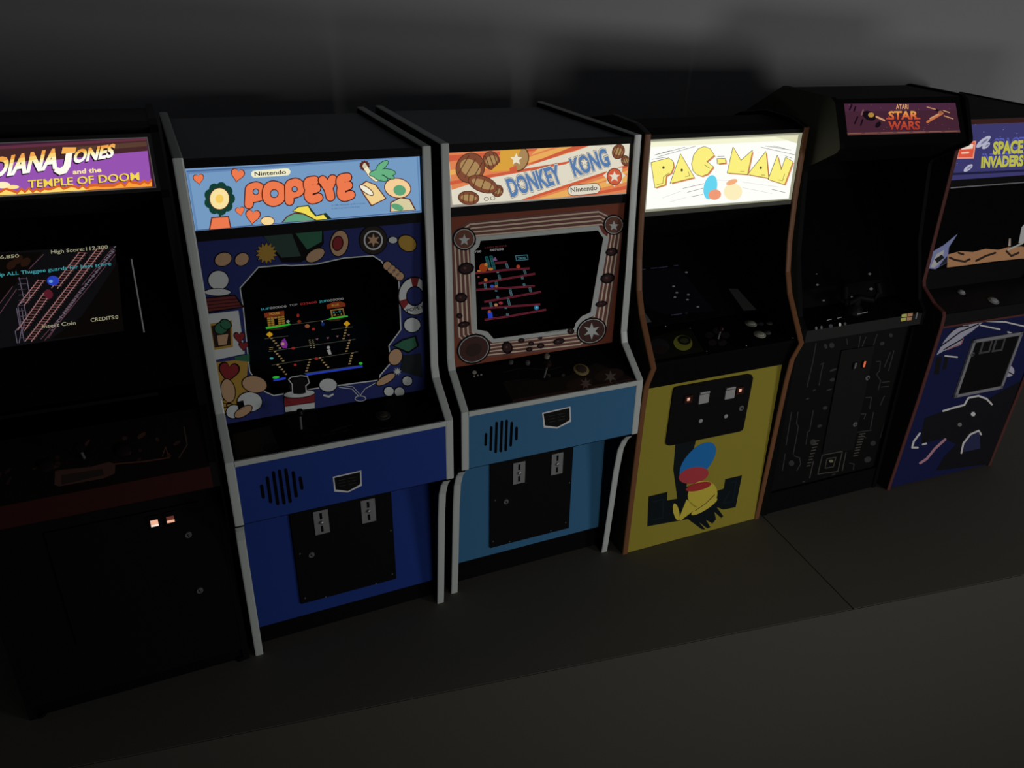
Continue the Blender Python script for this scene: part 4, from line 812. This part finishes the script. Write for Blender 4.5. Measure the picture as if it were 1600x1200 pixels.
    b = MB(); b.slab(cl, -IN, IN, .003, mat((.012, .012, .014), .4)); b.build('control_panel', T)
    b = MB(); b.slab(((.0275, .2430), (.0262, .2660)), -IN, IN, .002, SATIN); b.build('lower_bezel', T)
    button(T, 'V', 1502, 457, cl, .0044, mat((.5, .5, .52), .3), mat((.3, .3, .3), .3)); button(T, 'V', 1552, 470, cl, .0062, mat((.5, .5, .52), .3), mat((.3, .3, .3), .3))
    b = MB(); b.box(-IN, IN, -.0120, -.008, .2155, .2288, mat((.012, .012, .014), .4)); b.build('control_panel_front', T)
    b = MB(); b.box(-IN, IN, -.0128, -.0100, .2130, .2154, RT_); b.build('front_rail', T)
    # blue printed front
    def fy(z): return -.0112+(.2128-z)/.2128*.0102
    fp = ((fy(0), 0), (fy(.2128), .2128))
    a = Art('V', fp, (1380, 400, .3165), lambda c: ink(c, .17)); a.slab(((fy(.003), .003), (fy(.2128), .2128)), -IN, IN, .003, mat((.015, .019, .090), .5, name='blue_print'))
    a.clip = (-IN, IN, .003, .2128); GW = (86, 86, 96); DK = (6, 6, 8)
    a.poly([(262, 490), (300, 420), (340, 372), (400, 340), (470, 325), (495, 322), (440, 370), (395, 400), (380, 440), (300, 468)], GW, 1)
    for p in ([(285, 445), (380, 375), (470, 335)], [(300, 462), (390, 410)], [(330, 380), (360, 352), (420, 345)]): a.stroke(p, 6, DK, 2)
    a.stroke([(395, 408), (385, 432), (318, 462)], 5, (84, 50, 54), 2)
    for p in ([(495, 320), (600, 325), (700, 348)], [(480, 342), (575, 362)], [(615, 375), (662, 390)], [(305, 493), (365, 499)]): a.stroke(p, 7, (120, 120, 130), 2)
    a.ell(620, 500, 16, 14, (60, 60, 74), 2); a.ell(610, 565, 38, 30, (90, 90, 100), 2, 20); a.stroke([(585, 555), (640, 585)], 6, DK, 3)
    for p in ([(262, 500), (250, 585), (275, 585), (290, 495)], [(305, 495), (292, 560), (310, 560), (322, 500)]): a.poly(p, DK, 2)
    a.poly([(205, 800), (300, 765), (400, 730), (440, 695), (530, 700), (560, 680), (760, 600), (700, 780), (560, 1060), (260, 1060), (300, 990), (360, 930), (300, 900), (190, 925), (190, 870)], DK, 2)
    for p in ([(295, 765), (350, 748), (400, 735), (420, 700), (470, 690), (510, 705), (535, 732)], [(180, 875), (150, 915), (142, 945), (170, 945)], [(385, 972), (395, 925), (430, 880), (470, 862), (482, 880)], [(195, 930), (212, 925)]): a.stroke(p, 9, (120, 118, 128), 3)
    a.poly([(392, 968), (402, 925), (436, 884), (475, 868), (478, 950)], (18, 20, 40), 3); a.stroke([(305, 905), (255, 950), (215, 1000), (182, 1022)], 12, (92, 66, 74), 3); a.ell(443, 780, 12, 12, (110, 110, 108), 4, n=6); a.ell(377, 832, 10, 10, (56, 56, 56), 4)
    a.build('front_panel', T)
    # coin door with pale frame
    z0, z1 = .1235, .1895
    def P3(x, z, d): return Vector((x, fy(z)-d, z))
    b = MB()
    for q in ([(-.0275, .1925), (.0500, .1925), (.0500, .1885), (-.0275, .1885)], [(-.0275, .1225), (.0500, .1225), (.0500, .1185), (-.0275, .1185)], [(-.0275, .1925), (-.0235, .1925), (-.0235, .1185), (-.0275, .1185)], [(.0460, .1925), (.0500, .1925), (.0500, .1185), (.0460, .1185)]):
        F = [P3(x, z, .0022) for x, z in q]; b.mesh(F+[p+Vector((0, .0024, 0)) for p in F], [(0, 1, 2, 3), (0, 1, 5, 4), (1, 2, 6, 5), (2, 3, 7, 6), (3, 0, 4, 7)], mat((.30, .30, .33), .4))
    b.build('coin_door_frame', T)
    b = MB(); F = [P3(x, z, .0012) for x, z in ((-.0235, .1885), (.046, .1885), (.046, .1225), (-.0235, .1225))]
    b.mesh(F+[p+Vector((0, .0014, 0)) for p in F], [(0, 1, 2, 3), (0, 1, 5, 4), (1, 2, 6, 5), (2, 3, 7, 6), (3, 0, 4, 7)], SATIN); d = b.build('coin_door', T)
    dl = ((fy(.1)-.0012, .1), (fy(.2)-.0012, .2)); n = Vector((0, *nrm(dl)))
    for x, y in ((505, 445), (568, 436)):
        p = pt('V', 1380+x*.3165, 400+y*.3165, dl)
        b = MB(); b.box(p.x-.0085, p.x+.0085, p.y-.0010, p.y+.0008, p.z-.0085, p.z+.0085, mat((.09, .09, .095), .4)); o = b.build('coin_plate', d)
        b = MB(); b.box(p.x-.0050, p.x+.0050, p.y-.0014, p.y-.0010, p.z-.0060, p.z+.0060, SATIN); b.build('coin_recess', d)
    lock(d, pt('V', 1380+437*.3165, 400+484*.3165, dl), n, .0028)
cab_v()

# ---------------------------------------------------------------- cabinet at the left end
def cab_i():
    T = thing('arcade_cabinet', 'I', 'miniature all-black arcade cabinet at the left end, purple sign reading INDIANA JONES', 'arcade cabinet', GRP)
    HW, t = .081, .0050; IN = HW-t/2
    PR = [(.185, .440), (.020, .446), (.004, .4440), (-.0010, .4400), (-.0010, .4045), (.0060, .3980), (.0120, .30), (.0080, .2450), (-.0280, .2150), (-.0300, .1960), (.0010, .1850), (.0010, 0), (.185, 0)]
    sm = mat((.007, .007, .008), .5)
    for sx in (-1, 1):
        b = MB(); b.prism(PR, sx*HW-t/2, sx*HW+t/2, sm); b.build('side_panel', T)
    b = MB(); b.prism([(.184, .437), (.020, .4445), (.004, .4425), (.004, .439), (.184, .433)], -IN, IN, sm); b.build('roof_panel', T)
    b = MB(); b.box(-IN, IN, .180, .183, 0, .436, BLACK); b.build('back_panel', T)
    ml = ((.0010, .4055), (.0010, .4375)); a = Art('I', ml, (0, 180, .2), lambda c: glow(c, 1.0))
    a.clip = (-.0755, .0755, .4068, .4366)
    PU = (150, 84, 176); DKB = (70, 40, 42)
    a.poly([(-1500, 330), (1140, 175), (1185, 545), (-1500, 760)], PU, 1)
    a.poly([(-1500, 330), (1140, 175), (1152, 278), (700, 320), (420, 350), (0, 370), (-500, 420), (-1500, 500)], DKB, 2); a.poly([(-1500, 320), (1140, 170), (1142, 195), (-1500, 350)], (96, 48, 64), 3)
    a.poly([(560, 250), (1145, 205), (1150, 240), (560, 290)], (88, 62, 48), 3)
    random.seed(3); top = []; x = 1186
    while x > -1500: top.append((x, 500+ (1186-x)*.062+random.uniform(-14, 18)+ (0 if (x//30) % 2 else 14))); x -= 30
    a.poly([(1190, 560)]+top+[(-1500, 800)], (214, 98, 40), 2)
    a.poly([(1190, 570)]+[(x, y+24) for x, y in top]+[(-1500, 800)], (250, 160, 60), 2.6)
    a.poly([(700, 590)]+[(x, y+22) for x, y in top if x < 700]+[(-1500, 800)], (255, 216, 110), 2.8)
    a.ell(20, 545, 60, 26, (255, 240, 190), 3); a.ell(100, 560, 50, 16, (255, 226, 150), 3)
    BK = (40, 22, 40); GB = [(255, 255, 246), (255, 255, 240), (255, 244, 190), (252, 214, 120), (244, 166, 78)]
    for w_, p0, p1, up in (('INDIANA', (-230, 510), (438, 408), (34, -150)), ('ONES', (572, 372), (878, 322), (22, -98))):
        a.text(w_, (p0[0]-8, p0[1]+10), (p1[0]-8, p1[1]+10), 0, BK, 4, .05, up)
        a.text(w_, p0, p1, 0, None, 6, .045, up, bands=GB)
    J = [(490, 250), (596, 250), (590, 290), (566, 296), (550, 400), (520, 450), (466, 466), (424, 440), (432, 400), (470, 412), (498, 392), (516, 298), (480, 300)]
    a.poly([(x-10, y+10) for x, y in J], BK, 4.5)
    a.poly(J, (255, 252, 238), 6.5); a.poly([(490, 250), (596, 250), (590, 290), (480, 300)], (246, 176, 84), 7)
    a.text('and the', (572, 460), (790, 442), 36, (252, 232, 160), 5, .03)
    a.text('TEMPLE OF DOOM', (216, 574), (1082, 512), 60, BK, 4, .006); a.text('TEMPLE OF DOOM', (222, 568), (1086, 506), 60, (246, 214, 84), 5, .003); a.text('TEMPLE OF DOOM', (226, 566), (1090, 504), 60, (246, 214, 84), 6, .003)
    a.slab(ml, -.0757, .0757, .0015, glow((60, 30, 52), 1.0)); a.build('marquee', T)
    b = MB(); FR = mat((.03, .03, .032), .22)
    b.box(-IN, IN, -.0012, .003, .4370, .4395, FR); b.box(-IN, IN, -.0012, .003, .4038, .4064, FR); b.box(-IN, -.0757, -.0012, .003, .4064, .4370, FR); b.box(.0757, IN, -.0012, .003, .4064, .4370, FR); fo = b.build('marquee_frame', T)
    b = MB(); LP = mat((.62, .62, .60), .3, 0, .4); b.box(-.0757, .0757, -.0014, .0008, .4061, .4066, LP); b.box(-.0757, .0757, -.0014, .0008, .4368, .4373, LP); b.box(.0757, .0762, -.0014, .0008, .4061, .4373, LP); b.build('frame_glint', fo)  # pale strips added to stand in for glints and light leaking round the sign
    b = MB(); b.slab(((.004, .4036), (.060, .3800)), -IN, IN, .002, BLACK); b.build('marquee_underside', T)
    # monitor and bezel
    sl = ((.020, .2700), (.095, .3700)); sl = ((.015, .2900), (.085, .3560))
    a = Art('I', sl, (0, 370, .2), lambda c: glow(c, .75)); a.slab(((-.006, .2702), (.1055, .3753)), -IN, IN, .002, mat((.003, .003, .004), .3))
    a.clip = (-.046, .0475, 0, 1)
    BG = (16, 16, 18); a.poly([(-900, 190), (895, 70), (968, 735), (-900, 985)], BG, 1)
    for pts_ in ([(640, 620), (920, 200), (965, 735), (400, 800)], [(0, 130), (330, 120), (0, 520)]): a.poly(pts_, (12, 9, 7), 1.5)
    TR = (126, 72, 70); TL = (170, 130, 130)
    def track(x0, y0, x1, y1, wd, n=22):
        a.stroke([(x0, y0), (x1, y1)], 6, TL, 4); a.stroke([(x0+wd, y0+4), (x1+wd, y1+4)], 6, TL, 4)
        for k in range(n): t_ = k/n; x = x0+(x1-x0)*t_; y = y0+(y1-y0)*t_; a.stroke([(x-12, y), (x+wd+16, y+4)], 6, TR, 3, False)
    track(620, 125, 405, 400, 46, 14); track(345, 440, 140, 730, 52, 14); track(760, 95, 200, 815, 46, 38); track(300, 340, 150, 530, 42, 10)
    for q in ((100, 390, 0, 520), (130, 410, 0, 600), (340, 140, 230, 250), (900, 110, 660, 390), (880, 90, 640, 380), (640, 400, 490, 600), (620, 450, 380, 790), (900, 140, 350, 810), (480, 620, 320, 800)): a.stroke([(q[0], q[1]), (q[2], q[3])], 5, (104, 66, 78), 3)
    for k in range(60):
        u = k/60; a.stroke([(890-u*500, 85+u*640+(k % 3)*9), (905-u*500, 78+u*640+(k % 3)*9)], 7, (120, 116, 130), 3, False)
    for q in ([(150, 320), (190, 500), (140, 540), (170, 720), (150, 830)], [(210, 320), (235, 470), (190, 540), (215, 660)], [(130, 560), (155, 700), (120, 740), (135, 830)], [(170, 560), (190, 690), (175, 740), (190, 820)]): a.stroke(q, 5, (120, 108, 130), 3)
    for k in range(12): a.stroke([(142+k*1.5, 330+k*42), (210-k*2, 325+k*42)], 4, (84, 70, 90), 3)
    a.ell(415, 345, 48, 38, (44, 70, 200), 5); a.ell(398, 350, 16, 12, (120, 170, 230), 6); a.ell(380, 450, 34, 40, (96, 30, 44), 5, -30, 9)
    for x, y in ((140, 180), (200, 200), (90, 220)): a.ell(x, y, 44, 30, (40, 24, 16), 2, -40)
    YW = (176, 172, 140)
    a.text('Your Score:6,850', (-330, 205), (150, 164), 26, YW, 9, .006); a.text('High Score:112,300', (402, 136), (844, 96), 28, YW, 9, .006)
    a.text('Whip ALL Thuggee guards for best score', (-90, 322), (870, 226), 28, (70, 170, 180), 9, .006)
    a.text('Insert Coin', (332, 718), (594, 688), 28, YW, 9, .006); a.text('CREDITS:0', (712, 668), (926, 642), 28, YW, 9, .008)
    a.clip = None; a.build('screen', T)
    p0, p1 = pt('I', 205, 404, ((.012, 0), (.012, 1))), pt('I', 225, 519, ((.012, 0), (.012, 1)))
    b = MB(); b.box(-IN, p0.x, .0125, .0135, .2560, .2585, SATIN); b.build('glass_sill', T)
    b = MB(); b.tube([p0, p1], .0005, mat((.75, .75, .75), .2, .2), 6); b.build('glass_edge_glint', T)  # pale rod stands in for the highlight along the edge of the glass
    # control panel: red printed overlay
    cl = ((-.0290, .2130), (.0090, .2420)); a = Art('I', cl, (0, 600, .25), lambda c: ink(c, .15))
    a.slab(cl, -IN, IN, .003, mat((.012, .008, .007), .5)); a.clip = (-IN, IN, .2130, .2418)
    random.seed(9)
    for k in range(30):
        x = random.uniform(-400, 1240); y = 600-x*.15+random.uniform(-150, 20); a.ell(x, y, random.uniform(10, 40), random.uniform(6, 16), random.choice([(18, 10, 9), (24, 14, 12), (14, 9, 9), (30, 17, 13)]), 1, random.uniform(-60, 10), 7)
    a.poly([(345, 545), (400, 535), (560, 520), (680, 488), (722, 500), (718, 560), (650, 590), (370, 640), (340, 630)], (34, 22, 18), 2); a.poly([(385, 570), (640, 532), (650, 570), (385, 630)], (18, 14, 12), 3)
    a.stroke([(720, 500), (900, 485), (1060, 460)], 8, (40, 22, 17), 2); a.stroke([(1015, 450), (1035, 395), (1050, 440)], 6, (40, 24, 18), 2); a.stroke([(1150, 270), (1170, 380), (1120, 460)], 8, (30, 22, 19), 2)
    a.build('control_panel', T); n = Vector((0, *nrm(cl)))
    joystick(T, pt('I', 132, 716, cl), n, .018, mat((.008, .006, .006), .3), .0040)
    for x in (-60, 60): b = MB(); b.lathe(pt('I', 132+x, 716-x*.2, cl), n, [(.005, 0), (.005, .0014), (.0035, .0022)], mat((.014, .008, .008), .4)); b.build('push_button', T, True)
    b = MB(); b.slab(((-.0300, .1960), (-.0290, .2128)), -IN, IN, .003, mat((.050, .013, .012), .5, name='red_lip')); b.build('control_panel_front', T)
    b = MB(); b.box(-IN, IN, .0015, .005, .012, .1950, sm); b.build('front_panel', T)
    b = MB(); b.box(-IN, IN, -.027, .0015, .1935, .1958, sm); b.build('control_box_floor', T)
    b = MB(); b.box(-IN, IN, .004, .008, 0, .0119, BLACK); b.build('kick_plate', T)
    # coin door with two lit coin rejects
    dl = ((-.0003, .1), (-.0003, .2)); n = Vector((0, -1, 0))
    b = MB(); b.box(-.038, .066, -.0003, .0015, .062, .168, SATIN); d = b.build('coin_door', T)
    for x, y, k in ((241, 815, 1), (266, 809, .45)):
        p = pt('I', x, y, dl); b = MB(); b.box(p.x-.0042, p.x+.0042, p.y-.0014, p.y, p.z-.006, p.z+.006, SATIN); b.build('reject_button', d)
        b = MB(); b.box(p.x-.0026, p.x+.0026, p.y-.0018, p.y-.0014, p.z-.0032, p.z-.0012 if k < 1 else p.z+.0022, glow((240, 180, 150), 1)); b.build('lit_window', d)
        b = MB(); b.box(p.x-.0026, p.x+.0026, p.y-.0017, p.y-.0014, p.z-.0011, p.z+.0022, glow((96, 50, 40), 1)) if k < 1 else b.box(p.x-.0026, p.x+.0026, p.y-.0019, p.y-.0018, p.z-.0032, p.z-.0018, glow((255, 240, 225), 1)); b.build('lit_window', d)
    for x, y in ((294, 835), (312, 922)): lock(d, pt('I', x, y, dl), n, .0026)
    for sx in (-1, 1): b = MB(); b.lathe((sx*.076, .004, 0), (0, 0, 1), [(.004, 0), (.004, .003)], BLACK, 12); b.build('levelling_foot', T)
cab_i()
